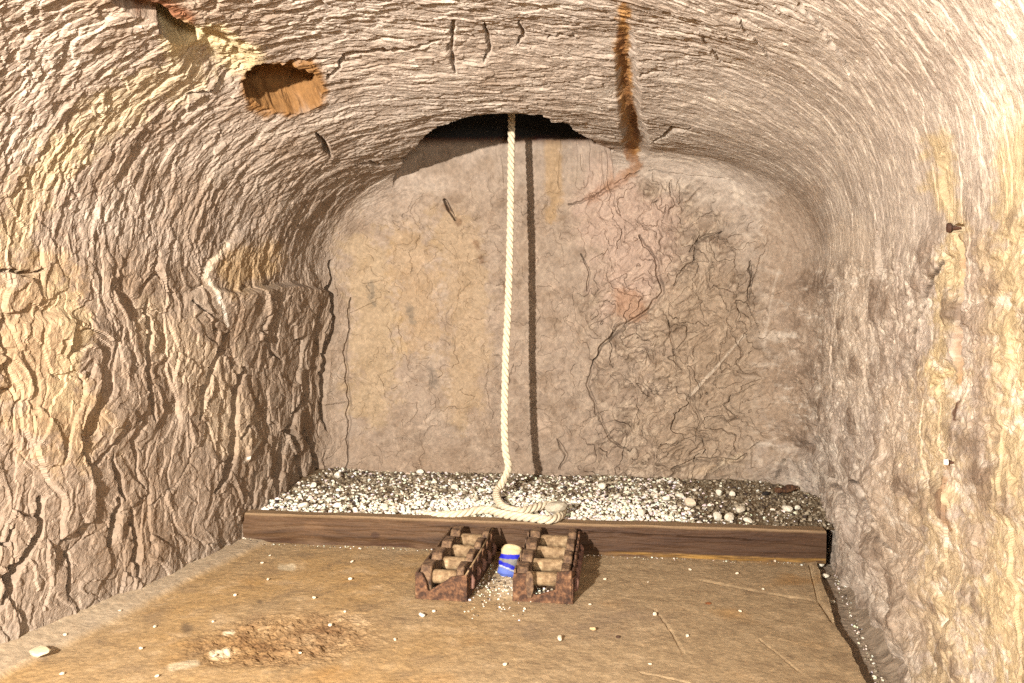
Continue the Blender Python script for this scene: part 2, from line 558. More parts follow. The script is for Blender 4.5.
CRACKS = [
    # left wall
    ([(150, 300), (154, 330), (149, 360), (152, 395), (158, 420)], 3.0, 0.05),
    ([(232, 330), (222, 352), (212, 378), (204, 405), (202, 418)], 3.2, 0.05),
    ([(248, 370), (240, 395), (236, 420), (233, 455), (224, 478), (214, 492)], 4.0, 0.07),
    ([(262, 395), (250, 425), (243, 440)], 2.4, 0.04),
    ([(330, 262), (330, 295), (334, 330), (326, 352), (324, 395), (327, 430)], 4.5, 0.07),
    ([(308, 395), (296, 415), (290, 430), (300, 445), (303, 470), (312, 492)], 3.0, 0.05),
    ([(304, 425), (314, 448), (323, 470), (326, 484)], 2.8, 0.05),
    ([(285, 440), (282, 470), (276, 495)], 2.5, 0.04),
    ([(45, 500), (40, 535), (25, 560), (12, 585), (2, 610)], 5.0, 0.08),
    ([(110, 455), (120, 480), (125, 500)], 2.8, 0.05),
    ([(120, 500), (115, 530), (111, 545)], 4.0, 0.06),
    ([(133, 510), (138, 550), (136, 580)], 3.2, 0.05),
    ([(72, 545), (70, 580), (66, 600)], 2.5, 0.05),
    ([(78, 440), (85, 462), (90, 475)], 2.0, 0.04),
    ([(0, 540), (10, 545), (18, 525)], 3.0, 0.05),
    ([(195, 560), (188, 590)], 2.0, 0.04),
    ([(0, 270), (30, 275), (45, 268)], 2.5, 0.03),
    ([(258, 458), (252, 500), (246, 520)], 2.0, 0.03),
    ([(196, 300), (214, 318)], 2.0, 0.03),
    ([(268, 300), (262, 325), (275, 350), (285, 362)], 2.2, 0.03),
    # left vault
    ([(330, 80), (345, 57), (400, 46), (440, 38)], 2.6, 0.03),
    ([(355, 163), (385, 160), (415, 158), (440, 152)], 4.0, 0.05),
    ([(316, 132), (322, 142), (330, 155)], 3.0, 0.04),
    ([(240, 90), (300, 62), (330, 58)], 2.5, 0.03),
    ([(440, 128), (500, 120)], 2.0, 0.02),
    ([(455, 18), (450, 45), (455, 68)], 2.4, 0.022), ([(484, 22), (490, 42), (485, 60)], 2.2, 0.02), ([(520, 20), (524, 34), (517, 44)], 2.0, 0.02),
    ([(548, 36), (560, 30), (575, 34)], 2.0, 0.02), ([(700, 30), (722, 62)], 1.6, 0.012), ([(740, 10), (775, 60)], 1.6, 0.012), ([(800, 5), (830, 40), (850, 72)], 1.8, 0.014), ([(858, 20), (880, 60)], 1.6, 0.012),
    ([(190, 96), (215, 93), (245, 72)], 2.5, 0.03),
    # back wall
    ([(640, 235), (655, 262), (662, 292), (650, 308), (628, 322), (606, 340), (592, 360)], 2.8, 0.035),
    ([(592, 360), (588, 385), (600, 420), (612, 440), (630, 452)], 1.6, 0.018),
    ([(752, 262), (750, 285), (747, 300)], 2.2, 0.03),
    ([(445, 199), (449, 210), (455, 219)], 2.6, 0.05),
    ([(640, 170), (612, 186), (590, 198), (570, 205)], 2.2, 0.02),
    ([(700, 235), (690, 262), (672, 285)], 1.8, 0.02),
    ([(720, 230), (700, 240), (688, 250)], 1.8, 0.02),
    ([(582, 255), (588, 275), (586, 292)], 1.8, 0.018),
    ([(555, 440), (566, 455), (560, 468)], 2.0, 0.02),
    ([(672, 468), (700, 460), (740, 458), (748, 452)], 2.4, 0.025),
    ([(668, 320), (672, 350), (680, 370)], 1.6, 0.016),
    ([(690, 395), (700, 420), (695, 440)], 1.5, 0.014),
    ([(776, 478), (783, 460), (788, 478)], 3.0, 0.04),
    ([(350, 300), (346, 360), (350, 420), (346, 468)], 1.8, 0.02),
    # hair cracks across the right of the roof
    ([(650, 170), (700, 178), (740, 185)], 1.6, 0.015),
    ([(655, 138), (672, 128), (690, 126)], 2.4, 0.03),
    ([(640, 72), (655, 68), (668, 72)], 2.4, 0.02),
    # right wall
    ([(877, 232), (875, 255), (878, 278)], 3.6, 0.05),
    ([(833, 265), (833, 290)], 2.4, 0.04),
    ([(955, 226), (960, 262), (961, 300), (957, 345), (958, 400)], 3.2, 0.03),
    ([(942, 262), (925, 290), (912, 330), (905, 360), (904, 392)], 2.5, 0.012),
    ([(828, 478), (840, 500), (838, 520)], 3.0, 0.04),
    ([(940, 150), (938, 180), (948, 215)], 3.0, 0.02),
    ([(953, 458), (950, 488)], 1.6, 0.015),
    ([(826, 400), (830, 440)], 2.0, 0.02),
    ([(850, 480), (868, 508), (885, 560)], 3.5, 0.03),
]
for pts, w, dpt in CRACKS: groove(pts, w, dpt)
# split edges: the left wall's overhanging shelf, and slabs
ledge([(350, 288), (320, 290), (290, 284), (262, 288), (232, 292), (208, 286)], 60, 0.05, 1)
ledge([(228, 326), (218, 300), (208, 278), (212, 262), (240, 235), (285, 202), (345, 186)], 40, 0.013, -1)
ledge([(120, 330), (60, 315), (0, 330)], 60, 0.035, 1)
ledge([(590, 360), (628, 322), (656, 296), (652, 260), (640, 235)], 45, 0.022, -1)
ledge([(655, 470), (700, 462), (748, 450), (740, 440)], 24, 0.02, -1)


PK = np.zeros_like(x)


def pocket(c, rx, ry, ang, depth, edge=0.2, n=2.4):
    """a hollow broken out of the rock"""
    global disp
    m = (np.abs(PX - c[0]) < 2 * max(rx, ry)) & (np.abs(PY - c[1]) < 2 * max(rx, ry)) & (y > 1.0)
    idx = np.nonzero(m)
    px, py = PX[idx] - c[0], PY[idx] - c[1]
    ca, sa = math.cos(math.radians(ang)), math.sin(math.radians(ang))
    a = (px * ca + py * sa) / rx; b = (-px * sa + py * ca) / ry
    r = (np.abs(a) ** n + np.abs(b) ** n) ** (1 / n) + 0.10 * fbm(px / 12, py / 12, px * 0, 3)
    k = sstep(1.0 + edge / 2, 1.0 - edge / 2, r)
    disp[idx] = disp[idx] * (1 - 0.5 * k) - depth * k * (0.75 + 0.3 * sstep(1, 0, r)) + k * (0.012 * fbm(px / 9, py / 9, px * 0 + 4, 4, 0.6) + 0.012 * fbm(px / 22, py / 22, px * 0 + 8, 2))
    PK[idx] = np.maximum(PK[idx], k * (depth > 0.1))


pocket((284, 90), 36, 22, 8, 0.19, 0.14)
pocket((180, 31), 25, 12, 34, 0.27, 0.14)
pocket((140, 3), 30, 8, 20, 0.04, 0.4)
pocket((218, 58), 42, 22, 30, 0.035, 0.8)
pocket((628, 85), 9, 52, -3, 0.022, 0.9)
pocket((636, 135), 10, 18, -10, 0.03, 0.8)
pocket((957, 229), 7, 4, 0, 0.03, 0.5)

# keep the rock from crowding the shaft and the back of the camera
PD = P + NRM * disp[..., None]

pk_i = np.nonzero(PK > 0.02)
q3 = PD[pk_i]
for ax in range(3):
    PD[pk_i + (ax,)] += PK[pk_i] * (0.016 * fbm(q3[:, 0] * 16, q3[:, 1] * 16, q3[:, 2] * 16 + 9 * ax, 4, 0.6))

# --- the shaft in the roof through which the rope comes down
LX = np.array([-0.80, -0.64, -0.50, -0.36, -0.18, 0.0, 0.12, 0.25, 0.38, 0.50, 0.62])
LY = np.array([4.60, 4.30, 3.86, 3.58, 3.44, 3.40, 3.42, 3.60, 3.88, 4.12, 4.60])
wob = 0.03 * fbm(x * 7, y * 7, z * 0, 3)
lip = np.interp(x + wob, LX, LY)
into = (y - lip - wob)
side = 1.0
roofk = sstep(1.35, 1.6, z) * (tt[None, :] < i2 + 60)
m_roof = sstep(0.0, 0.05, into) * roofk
zt = 1.66                                             # back wall carries on up the shaft
RAISE = 0.9
PD[..., 2] += np.where(back > 0.02, 0, 1) * RAISE * m_roof
# rows of the fillet and the top of the back wall: stretch upwards onto the plane of the back wall
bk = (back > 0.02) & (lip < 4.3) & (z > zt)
topz = 1.9
stretch = sstep(zt, topz - 0.04, z)
PD[..., 2] = np.where(bk, z + RAISE * stretch * sstep(-0.02, 0.06, into), PD[..., 2])
PD[..., 1] = np.where(bk, PD[..., 1] * (1 - stretch * sstep(-0.02, 0.1, into)) + (backD(x) + 0.02) * stretch * sstep(-0.02, 0.1, into), PD[..., 1])

# ------------------------------------------------------------------ rock colour
def mixc(base, c, k):
    return base * (1 - k[..., None]) + lin(c)[None, None, :] * k[..., None]


x, y, z = (PD[..., i].astype(np.float32) for i in range(3))   # mineral colour follows the real surface
n_big = fbm(x * 1.8 + 4, y * 1.8, z * 1.8, 3)
n_mid = fbm(x * 7, y * 7 + 8, z * 7, 4)
n_fin = fbm(x * 40, y * 40, z * 40 + 3, 3, 0.6)
COL = np.zeros(x.shape + (3,)) + lin((188, 176, 164))
COL = mixc(COL, (176, 158, 140), np.clip(0.5 + 0.8 * n_big, 0, 1) * 0.6)
COL = mixc(COL, (142, 124, 106), sstep(0.0, 0.6, n_mid) * 0.6)
COL = mixc(COL, (128, 110, 92), sstep(0.1, 0.7, fbm(x * 13, y * 13, z * 13, 4, 0.65)) * 0.5)
COL = mixc(COL, (208, 198, 184), sstep(0.0, 0.6, -n_mid) * 0.5)
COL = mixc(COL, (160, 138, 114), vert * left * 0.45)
COL = mixc(COL, (148, 126, 104), back * 0.65)
bm1 = fbm(x * 9 + 3, z * 9, x * 0 + 2, 5, 0.65)
bm2 = ridged(x * 8 + 0.9 * n_mid, z * 8 + 0.9 * n_mid, x * 0 + 7, 4, 0.6)
COL = mixc(COL, (108, 88, 68), back * sstep(-0.1, 0.7, bm1) * (0.45 + 0.25 * brt))
COL = mixc(COL, (198, 180, 158), back * sstep(1.0, 1.75, bm2) * (0.25 + 0.5 * brt))
COL = mixc(COL, (204, 182, 160), back * sstep(0.15, 0.8, -bm1) * 0.5)
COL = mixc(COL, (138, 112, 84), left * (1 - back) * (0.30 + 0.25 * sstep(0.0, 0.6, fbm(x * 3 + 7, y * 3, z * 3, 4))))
COL = mixc(COL, (200, 188, 174), arch * sstep(0.2, 0.8, x) * 0.5)
# crystalline white streaks on the right
st = ridged(y * 12 + mid, z * 7 + 0.7 * mid, x * 0 + 1, 3)
COL = mixc(COL, (236, 224, 206), sstep(0.9, 1.6, st) * sstep(0.5, 0.9, x) * (1 - back) * 0.6)


def stain_or_shading(pts, w, c, k, brk=0.5, soft=1.0, sc_=18.0):  # mineral stains, plus some shade and highlights painted into the rock colour
    global COL
    xs = [p[0] for p in pts]; ys = [p[1] for p in pts]; pad = w * 1.8 + 6
    idx = np.nonzero((PX > min(xs) - pad) & (PX < max(xs) + pad) & (PY > min(ys) - pad) & (PY < max(ys) + pad) & (y > 1.0))
    px, py = PX[idx], PY[idx]
    q = fbm(px / sc_, py / sc_, px * 0 + 2.2 + len(pts), 4, 0.6)
    d, a = seg_dist(px, py, pts)
    kk = sstep(1.0 + soft / 2, 1.0 - soft / 2, d / w * 1.15 + brk * (q + 0.7 * n_mid[idx] + 0.5 * n_fin[idx])) * k
    COL[idx] = COL[idx] * (1 - kk[:, None]) + lin(c)[None, :] * kk[:, None]


OCH = (196, 142, 62); YEL = (232, 206, 140); RUST = (150, 84, 36)
stain_or_shading([(268, 92), (302, 88)], 30, (140, 100, 52), 0.97, 0.2, 0.3)
stain_or_shading([(140, 0), (170, 8), (185, 18)], 11, (134, 84, 50), 0.9, 0.4)
stain_or_shading([(180, 38), (215, 45), (245, 60)], 20, (224, 206, 160), 0.8, 0.5)
stain_or_shading([(168, 22), (190, 38)], 10, (104, 70, 36), 0.9, 0.3)  # shadow of the small hollow, painted as dark brown
stain_or_shading([(190, 75), (150, 85), (110, 110), (60, 150)], 26, (216, 198, 160), 0.5, 0.9)
stain_or_shading([(60, 150), (30, 190), (10, 240)], 24, (206, 184, 142), 0.45, 0.9)
stain_or_shading([(624, 5), (622, 60), (628, 110), (634, 150)], 7, (176, 128, 60), 0.85, 0.9, 0.9, 12)
stain_or_shading([(620, 30), (626, 90), (636, 140)], 4, (120, 76, 36), 0.7, 1.2, 0.9, 8)
stain_or_shading([(628, 150), (640, 165), (615, 185), (590, 198)], 5, (150, 100, 50), 0.7, 0.8)
stain_or_shading([(235, 268), (262, 262)], 22, (200, 168, 116), 0.5, 0.8)
stain_or_shading([(360, 250), (378, 330), (372, 400)], 26, (178, 154, 116), 0.5, 0.9)
stain_or_shading([(450, 225), (465, 260), (470, 330), (465, 400)], 22, (176, 150, 112), 0.45, 0.9)
stain_or_shading([(410, 250), (420, 330)], 24, (176, 146, 102), 0.4, 0.9)
stain_or_shading([(372, 285), (374, 305)], 3.5, (92, 88, 80), 0.5, 1.2, 1.6, 5)
stain_or_shading([(409, 308), (412, 322)], 4, (86, 84, 78), 0.5, 1.2, 1.6, 5)
stain_or_shading([(432, 370), (434, 385)], 4, (96, 90, 82), 0.4, 1.2, 1.6, 5)
for c in ((446, 205), (458, 220), (476, 243), (480, 258), (505, 286)):
    stain_or_shading([c, (c[0] + 2, c[1] + 3)], 3, (110, 78, 50), 0.6, 1.0, 1.4, 5)
stain_or_shading([(552, 148), (555, 200), (552, 215)], 9, (176, 146, 104), 0.6, 0.9)
stain_or_shading([(540, 140), (600, 150)], 10, (158, 124, 96), 0.5, 1.0)
stain_or_shading([(490, 150), (500, 160)], 14, (160, 138, 112), 0.5, 1.0)
stain_or_shading([(610, 210), (640, 230), (630, 280)], 40, (206, 180, 164), 0.55, 0.5)
stain_or_shading([(625, 300), (635, 308)], 14, (170, 128, 96), 0.6, 0.8)
stain_or_shading([(520, 480), (400, 470), (350, 460)], 26, (160, 136, 112), 0.35, 0.7)
stain_or_shading([(700, 330), (740, 400), (700, 440)], 60, (178, 156, 130), 0.45, 0.7)
stain_or_shading([(790, 220), (800, 330), (790, 420)], 34, (160, 136, 112), 0.55, 0.6)
stain_or_shading([(850, 240), (850, 380)], 22, (222, 204, 180), 0.4, 0.7)
# the right wall's streaks
stain_or_shading([(935, 145), (942, 185), (955, 225), (945, 290), (940, 380)], 14, (206, 184, 136), 0.7, 0.9, 1.2)
stain_or_shading([(945, 390), (935, 470), (945, 560), (940, 680)], 28, (206, 184, 140), 0.65, 1.0, 1.2)
stain_or_shading([(958, 235), (961, 300), (957, 345), (958, 400)], 3.0, (150, 104, 64), 0.6, 0.15, 0.9, 9)
stain_or_shading([(952, 465), (950, 500), (955, 530)], 3, (128, 80, 44), 0.6, 0.4)
stain_or_shading([(1015, 130), (1010, 260), (1016, 420), (1005, 560), (1010, 680)], 28, (212, 190, 140), 0.65, 1.0, 1.2)
stain_or_shading([(978, 240), (985, 400), (980, 560)], 15, (166, 146, 124), 0.6, 0.8)
stain_or_shading([(905, 400), (895, 520), (905, 640)], 26, (196, 176, 150), 0.5, 0.9)
stain_or_shading([(1022, 0), (1010, 60), (980, 120)], 36, (240, 230, 214), 0.5, 0.7)
# yellowish patches low on the left
stain_or_shading([(40, 300), (30, 360), (60, 420)], 46, (186, 156, 112), 0.5, 0.9)
stain_or_shading([(60, 290), (75, 330), (60, 400)], 14, (216, 196, 156), 0.5, 0.9)
stain_or_shading([(160, 330), (200, 360), (230, 430)], 26, (222, 200, 168), 0.4, 0.9)
stain_or_shading([(207, 268), (218, 300), (230, 326)], 1.5, (246, 240, 226), 0.9, 0.1)  # highlight on the split edge, painted white
stain_or_shading([(216, 292), (208, 276), (213, 262), (228, 244)], 2.5, (236, 222, 196), 0.7, 0.4)  # bright lip of the ledge, its light painted into the colour
stain_or_shading([(262, 440), (250, 455), (244, 462)], 1.2, (240, 230, 214), 0.8, 0.1)
stain_or_shading([(690, 395), (735, 345), (745, 335)], 1.6, (222, 208, 188), 0.6, 0.5)
stain_or_shading([(764, 350), (772, 300), (780, 270)], 1.6, (214, 200, 182), 0.5, 0.5)
stain_or_shading([(722, 462), (740, 456)], 4, (226, 208, 180), 0.7, 0.4)
stain_or_shading([(690, 475), (715, 466)], 3.5, (214, 192, 164), 0.6, 0.4)
COL = COL * (1 + 0.10 * right)[..., None]
stain_or_shading([(942, 262), (925, 290), (912, 330), (905, 360), (904, 392)], 2.2, (104, 90, 76), 0.75, 0.2)  # shade inside the fissure, painted because the groove itself shows faintly
stain_or_shading([(877, 236), (875, 255), (878, 276)], 2.2, (96, 80, 64), 0.75, 0.2)  # shade of the slit painted along its groove
stain_or_shading([(961, 262), (962, 300), (958, 345), (959, 420)], 1.8, (92, 50, 24), 0.9, 0.1)
stain_or_shading([(833, 266), (833, 288)], 1.5, (104, 84, 66), 0.7, 0.2)  # painted shade in the short upright crack
# dust at the foot of the walls
COL = mixc(COL, (176, 162, 146), sstep(0.16, 0.02, z + 0.04 * n_mid) * 0.5)
COL = mixc(COL, (130, 110, 92), rw * sstep(0.0, 0.5, rmid) * 0.8)
COL = mixc(COL, (236, 226, 210), rw * sstep(0.1, 0.6, -rfine - 0.3 * rmid) * 0.75)
COL *= (1 + 0.20 * n_fin[..., None])
# the shaft above the roof: its shadow deepened by dark brown in the colour
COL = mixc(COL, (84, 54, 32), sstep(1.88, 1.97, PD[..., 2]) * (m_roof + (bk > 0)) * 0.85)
COL = np.clip(COL * 0.62 * np.array([1.0, 0.945, 0.885]), 0.015, 0.85)

# ------------------------------------------------------------------ build the four faces of the chamber
FQ = grid_faces(Ns, Nt)                               # (Ns-1, Nt-1, 4)
sm = (S[:-1, :-1] + S[1:, 1:]) / 2
is_back = np.repeat((tt[:-1] >= i1 + int(fil_n * 0.62))[None, :], Ns - 1, 0)
a0, a1 = 0.215, 0.79
zones = {
    'wall_back': is_back,
    'wall_left': (~is_back) & (sm < a0),
    'ceiling': (~is_back) & (sm >= a0) & (sm <= a1),
    'wall_right': (~is_back) & (sm > a1),
}
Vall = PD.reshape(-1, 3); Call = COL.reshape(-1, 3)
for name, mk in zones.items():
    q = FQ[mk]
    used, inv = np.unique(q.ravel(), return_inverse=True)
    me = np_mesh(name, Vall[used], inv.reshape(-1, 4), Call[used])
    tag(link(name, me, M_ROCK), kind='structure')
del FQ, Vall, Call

# ------------------------------------------------------------------ floor
fx = np.arange(-2.1, 1.75, 0.0055 / QUALITY)
fy = np.concatenate([np.arange(-0.8, 1.9, 0.03), np.arange(1.9, 3.55, 0.0045 / QUALITY), np.arange(3.55, 4.6, 0.04)])
GX, GY = np.meshgrid(fx, fy, indexing='ij')
GX = GX.astype(np.float32); GY = GY.astype(np.float32)
G3 = np.stack([GX, GY, np.zeros_like(GX)], -1)
QX, QY = project(G3); QX = QX.astype(np.float32); QY = QY.astype(np.float32)
o = GX * 0
fz = 0.006 * fbm(GX * 3, GY * 3, o, 3) + 0.0022 * fbm(GX * 18, GY * 18, o + 4, 4, 0.6)
inview = GY > 1.7
# slab edge and gutter on the right
edge = [at_z(px, py) for px, py in ((815, 556), (822, 585), (830, 605), (834, 625), (848, 645), (858, 668), (868, 690))]
edge_x = np.interp(GY, [e.y for e in edge][::-1], [e.x for e in edge][::-1])
edge_x = edge_x + 0.008 * fbm(GY * 12, o, o, 3)
gut = sstep(0.0, 0.012, GX - edge_x) * (GY < 3.3) * (GY > 1.3)
fz += gut * (-0.035 + 0.006 * fbm(GX * 25, GY * 25, o + 7, 3)) + 0.004 * sstep(-0.05, 0, GX - edge_x) * (1 - gut)
fz += gut * 0.05 * sstep(0.08, 0.16, GX - edge_x)
# raised kerb of packed dirt along the left wall
k0 = at_z(0, 682); k1 = at_z(235, 560)
kl = (GX - k0.x) * (k1.y - k0.y) - (GY - k0.y) * (k1.x - k0.x)
kl = kl / math.hypot(k1.x - k0.x, k1.y - k0.y) + 0.012 * fbm(GX * 4, GY * 4, o + 1, 2)
kerb = sstep(0.01, -0.03, kl)
fz += kerb * 0.014 + sstep(-0.02, -0.2, kl) * 0.02
# scuffed damp hollow front left
hd = np.hypot((QX - 285) / 95 + (QY - 640) / 90, (QY - 640) / 30 + 0.2 * fbm(QX / 40, QY / 20, o, 2))
hol = sstep(1.25, 0.5, hd) * inview
fz += -0.012 * hol + hol * 0.014 * np.abs(fbm(GX * 16, GY * 16, o + 3, 4, 0.65)) * 1.4
fz += 0.004 * ridged(GX * 9, GY * 9, o + 2, 2) * hol
# crumbs heaped against the beam foot and round the rollers
rub = sstep(0.11, 0.0, np.abs(GX - 0.02) - 0.02) * sstep(2.72, 2.85, GY) * sstep(3.3, 3.1, GY)
fz += rub * (0.018 + 0.008 * fbm(GX * 40, GY * 40, o, 3))
# scratches
for pts, w, dpt in (([(655, 610), (672, 632), (684, 654)], 1.2, 0.005), ([(700, 580), (760, 592), (820, 602)], 1.2, 0.004),
                    ([(810, 565), (818, 600), (832, 622)], 2.0, 0.012), ([(760, 640), (800, 672)], 1.0, 0.003),
                    ([(640, 672), (690, 683)], 1.0, 0.004)):
    d, a = seg_dist(QX, QY, pts); fz -= dpt * sstep(w * 1.3, 0, d) * inview
FC = np.zeros(GX.shape + (3,)) + lin((176, 148, 110))
nb = fbm(GX * 2.2, GY * 2.2, o + 5, 3); nm = fbm(GX * 9, GY * 9, o + 6, 4, 0.6)
FC = mixc(FC, (186, 146, 90), sstep(640, 330, QX) * np.clip(0.65 + nb, 0, 1) * 0.75)
FC = mixc(FC, (140, 114, 84), sstep(0.0, 0.7, nm) * 0.6)
FC = mixc(FC, (212, 182, 142), sstep(0.0, 0.7, -nm) * 0.4)
FC = mixc(FC, (116, 80, 44), hol * np.clip(0.75 + 0.7 * nm, 0, 1) * 0.8)
FC = mixc(FC, (194, 176, 150), kerb * 0.55)
FC = mixc(FC, (150, 132, 112), gut * 0.85)
FC = mixc(FC, (160, 134, 106), sstep(1.2, 0.3, np.hypot((QX - 580) / 110, (QY - 622) / 26)) * np.clip(0.6 + nm, 0, 1) * 0.6 * inview)
FC = mixc(FC, (206, 186, 156), rub * 0.6)
FC = mixc(FC, (182, 132, 66), sstep(0.2, 0.8, fbm(GX * 3.5, GY * 3.5, o + 9, 3)) * 0.5)
for pts, w in (([(172, 668), (196, 664)], 4), ([(212, 654), (226, 651)], 3), ([(225, 632), (232, 630)], 2.5), ([(280, 568), (292, 567)], 3)):
    d, a = seg_dist(QX, QY, pts); FC = mixc(FC, (240, 222, 184), sstep(w * 1.4, w * 0.5, d + 2.5 * nm) * 0.5 * inview)
for c, w in (((187, 627), 6), ((260, 602), 3)):
    d = np.hypot((QX - c[0]) / 1.6, QY - c[1]); FC = mixc(FC, (104, 84, 62), sstep(w, w * 0.4, d + 2 * nm) * 0.7 * inview)
FC *= 1 + 0.30 * fbm(GX * 45, GY * 45, o, 3)[..., None]
G3[..., 2] = fz
q = grid_faces(len(fx), len(fy)).reshape(-1, 4)[:, ::-1]
# the floor carries on at ground level under the gravel
tag(link('floor', np_mesh('floor', G3.reshape(-1, 3), q, np.clip(FC * 0.72 * np.array([0.93, 0.95, 0.98]), 0.015, 0.8).reshape(-1, 3)), M_FLOOR), kind='structure')


def floor_z(px_, py_):
    i = int(np.clip(np.searchsorted(fx, px_), 0, len(fx) - 1)); j = int(np.clip(np.searchsorted(fy, py_), 0, len(fy) - 1))
    return float(fz[i, j])


# ------------------------------------------------------------------ timber beam
def build_beam():
    A = Vector((-1.20, 3.455, 0)); B = Vector((1.255, 3.163, 0))
    d = (B - A).normalized(); nrm = Vector((-d.y, d.x, 0))        # nrm points to the back
    Lb = (B - A).length; H = 0.133; W = 0.070
    n_l = 620
    prof = []
    def strip(p, q, n):
        for i in range(n): prof.append((p[0] + (q[0] - p[0]) * i / n, p[1] + (q[1] - p[1]) * i / n))
    strip((0, 0), (0, H - 0.012), 34); strip((0, H - 0.012), (0.010, H), 5); strip((0.010, H), (W, H), 14)
    strip((W, H), (W, 0), 8); strip((W, 0), (0, 0), 8)
    prof = np.array(prof); m = len(prof)
    u = np.linspace(0, Lb, n_l)
    U = np.repeat(u[:, None], m, 1); PW = np.repeat(prof[None, :, 0], n_l, 0); PH = np.repeat(prof[None, :, 1], n_l, 0)
    oo = U * 0
    grain = fbm(U * 2.6, PH * 36 + 0.6 * fbm(U * 3, PH * 9, PW * 9, 2), PW * 36, 5, 0.65)
    front = (PW < 0.004)
    PWn = PW + np.where(PW < 0.06, -1, 0.5) * 0.006 * grain + 0.006 * fbm(U * 2, oo, oo, 2)
    # eroded lower edge, with a rotten hollow along the left half
    rot = sstep(0.055, 0.0, PH) * np.clip(0.4 + 1.2 * fbm(U * 5, oo, oo + 3, 3), 0, 1.3)
    rot = rot * np.where(U < 1.05, 1.3, 0.45)
    PWn = np.where(PW < 0.06, PWn + 0.022 * rot, PWn)
    ck = sstep(0.004, 0, np.abs(PH - (0.100 - 0.02 * (U - 1.6) + 0.004 * fbm(U * 6, oo, oo, 2)))) * ((U > 1.35) & (U < 2.2))
    PWn = PWn + np.where(front, 0.008 * ck, 0)
    zt_ = PH + np.where(PH > H - 0.02, 0.004 * fbm(U * 3, PW * 10, oo, 3), 0) + 0.003 * fbm(U * 1.3, oo, oo + 9, 2)
    zt_ = zt_ + sstep(Lb - 0.05, Lb, U) * 0
    P3 = np.stack([A.x + d.x * U + nrm.x * PWn, A.y + d.y * U + nrm.y * PWn, zt_ - 0.004], -1)
    c = np.zeros(U.shape + (3,)) + lin((112, 80, 50))
    c = mixc(c, (68, 46, 28), sstep(-0.1, 0.6, grain) * 0.7)
    c = mixc(c, (134, 104, 74), sstep(0.0, 0.6, -grain) * 0.6)
    c = mixc(c, (74, 46, 30), sstep(0.6, 1.8, U) * 0.5)
    c = mixc(c, (186, 152, 112), sstep(0.120, 0.130, PH) * 0.8)
    c = mixc(c, (206, 156, 76), sstep(0.012, 0.006, np.abs(PH - 0.012)) * sstep(1.5, 1.75, U) * front * np.clip(0.45 + 1.0 * fbm(U * 9, PH * 60, oo, 3), 0, 0.9))
    c = mixc(c, (66, 36, 24), sstep(0.05, 0.02, PH) * sstep(1.1, 0.9, U) * np.clip(rot, 0, 1) * 0.7)
    kn = np.hypot((U - 0.62) / 0.022, (PH - 0.055) / 0.016); c = mixc(c, (70, 42, 26), sstep(1.2, 0.5, kn) * 0.7)
    kn = np.hypot((U - 0.35) / 0.05, (PH - 0.09) / 0.02); c = mixc(c, (150, 112, 76), sstep(1.3, 0.5, kn) * 0.4)
    c *= 1 + 0.12 * fbm(U * 12, PH * 90, PW * 90, 3)[..., None]
    idx = (np.arange(n_l - 1)[:, None] * m + np.arange(m)[None, :])
    nx = (np.arange(n_l - 1)[:, None] * m + (np.arange(m)[None, :] + 1) % m)
    Q = np.stack([idx, idx + m, nx + m, nx], -1).reshape(-1, 4)
    V = P3.reshape(-1, 3); C = np.clip(c * 0.46, 0.006, 0.8).reshape(-1, 3)
    caps = []
    for e in (0, n_l - 1):                                   # end grain: fan to the centre
        V = np.vstack([V, P3[e].mean(0)]); C = np.vstack([C, lin((120, 84, 54))])
        k = len(V) - 1
        for j in range(0, m): caps.append((e * m + j, e * m + (j + 1) % m, k, k) if e else (e * m + (j + 1) % m, e * m + j, k, k))
    me = bpy.data.meshes.new('timber_beam')
    faces = [tuple(f) for f in Q] + [f[:3] for f in caps]
    me.from_pydata([tuple(v) for v in V], [], faces)
    a = me.color_attributes.new('Col', 'FLOAT_COLOR', 'POINT')
    cc = np.ones((len(V), 4), np.float32); cc[:, :3] = C; a.data.foreach_set('color', cc.ravel())
    wood = attr_material('weathered_wood', rough=0.75, bump=0.4, scale=120, var=0.18, dist=0.002)
    o_ = link('timber_beam', me, wood)
    tag(o_, 'long dark brown weathered timber beam laid across the floor in front of the white gravel', 'beam')
    return A, d, nrm


BA, BD, BN = build_beam()


def beam_back_y(x_):
    t = (x_ - BA.x) / BD.x
    return BA.y + BD.y * t + 0.075


# ------------------------------------------------------------------ stones
_ico = None


def ico_arrays(sub):
    import bmesh
    bm = bmesh.new(); bmesh.ops.create_icosphere(bm, subdivisions=sub, radius=1.0)
    V = np.array([v.co[:] for v in bm.verts]); Fc = np.array([[v.index for v in f.verts] for f in bm.faces]); bm.free()
    return V, Fc


ICO1 = ico_arrays(1); ICO2 = ico_arrays(2)


def stone_verts(r, flat=0.7, ico=ICO1, rg=rng):
    V = ico[0].copy()
    # cut by random planes: angular crushed stone
    for k in range(7):
        n = rg.normal(size=3); n /= np.linalg.norm(n)
        d = V @ n; c = 0.55 + 0.3 * rg.rand()
        over = np.maximum(d - c, 0)
        V = V - over[:, None] * n[None, :] * 0.92
    V *= np.array([1.0, 0.55 + 0.4 * rg.rand(), flat * (0.6 + 0.4 * rg.rand())])
    # random rotation
    q, _ = np.linalg.qr(rg.normal(size=(3, 3)))
    tilt_ = 0.35
    a = rg.rand() * 6.283
    R1 = np.array([[math.cos(a), -math.sin(a), 0], [math.sin(a), math.cos(a), 0], [0, 0, 1]])
    b = rg.normal() * tilt_
    R2 = np.array([[1, 0, 0], [0, math.cos(b), -math.sin(b)], [0, math.sin(b), math.cos(b)]])
    V = V @ (R2.T) @ (R1.T)
    return V * r


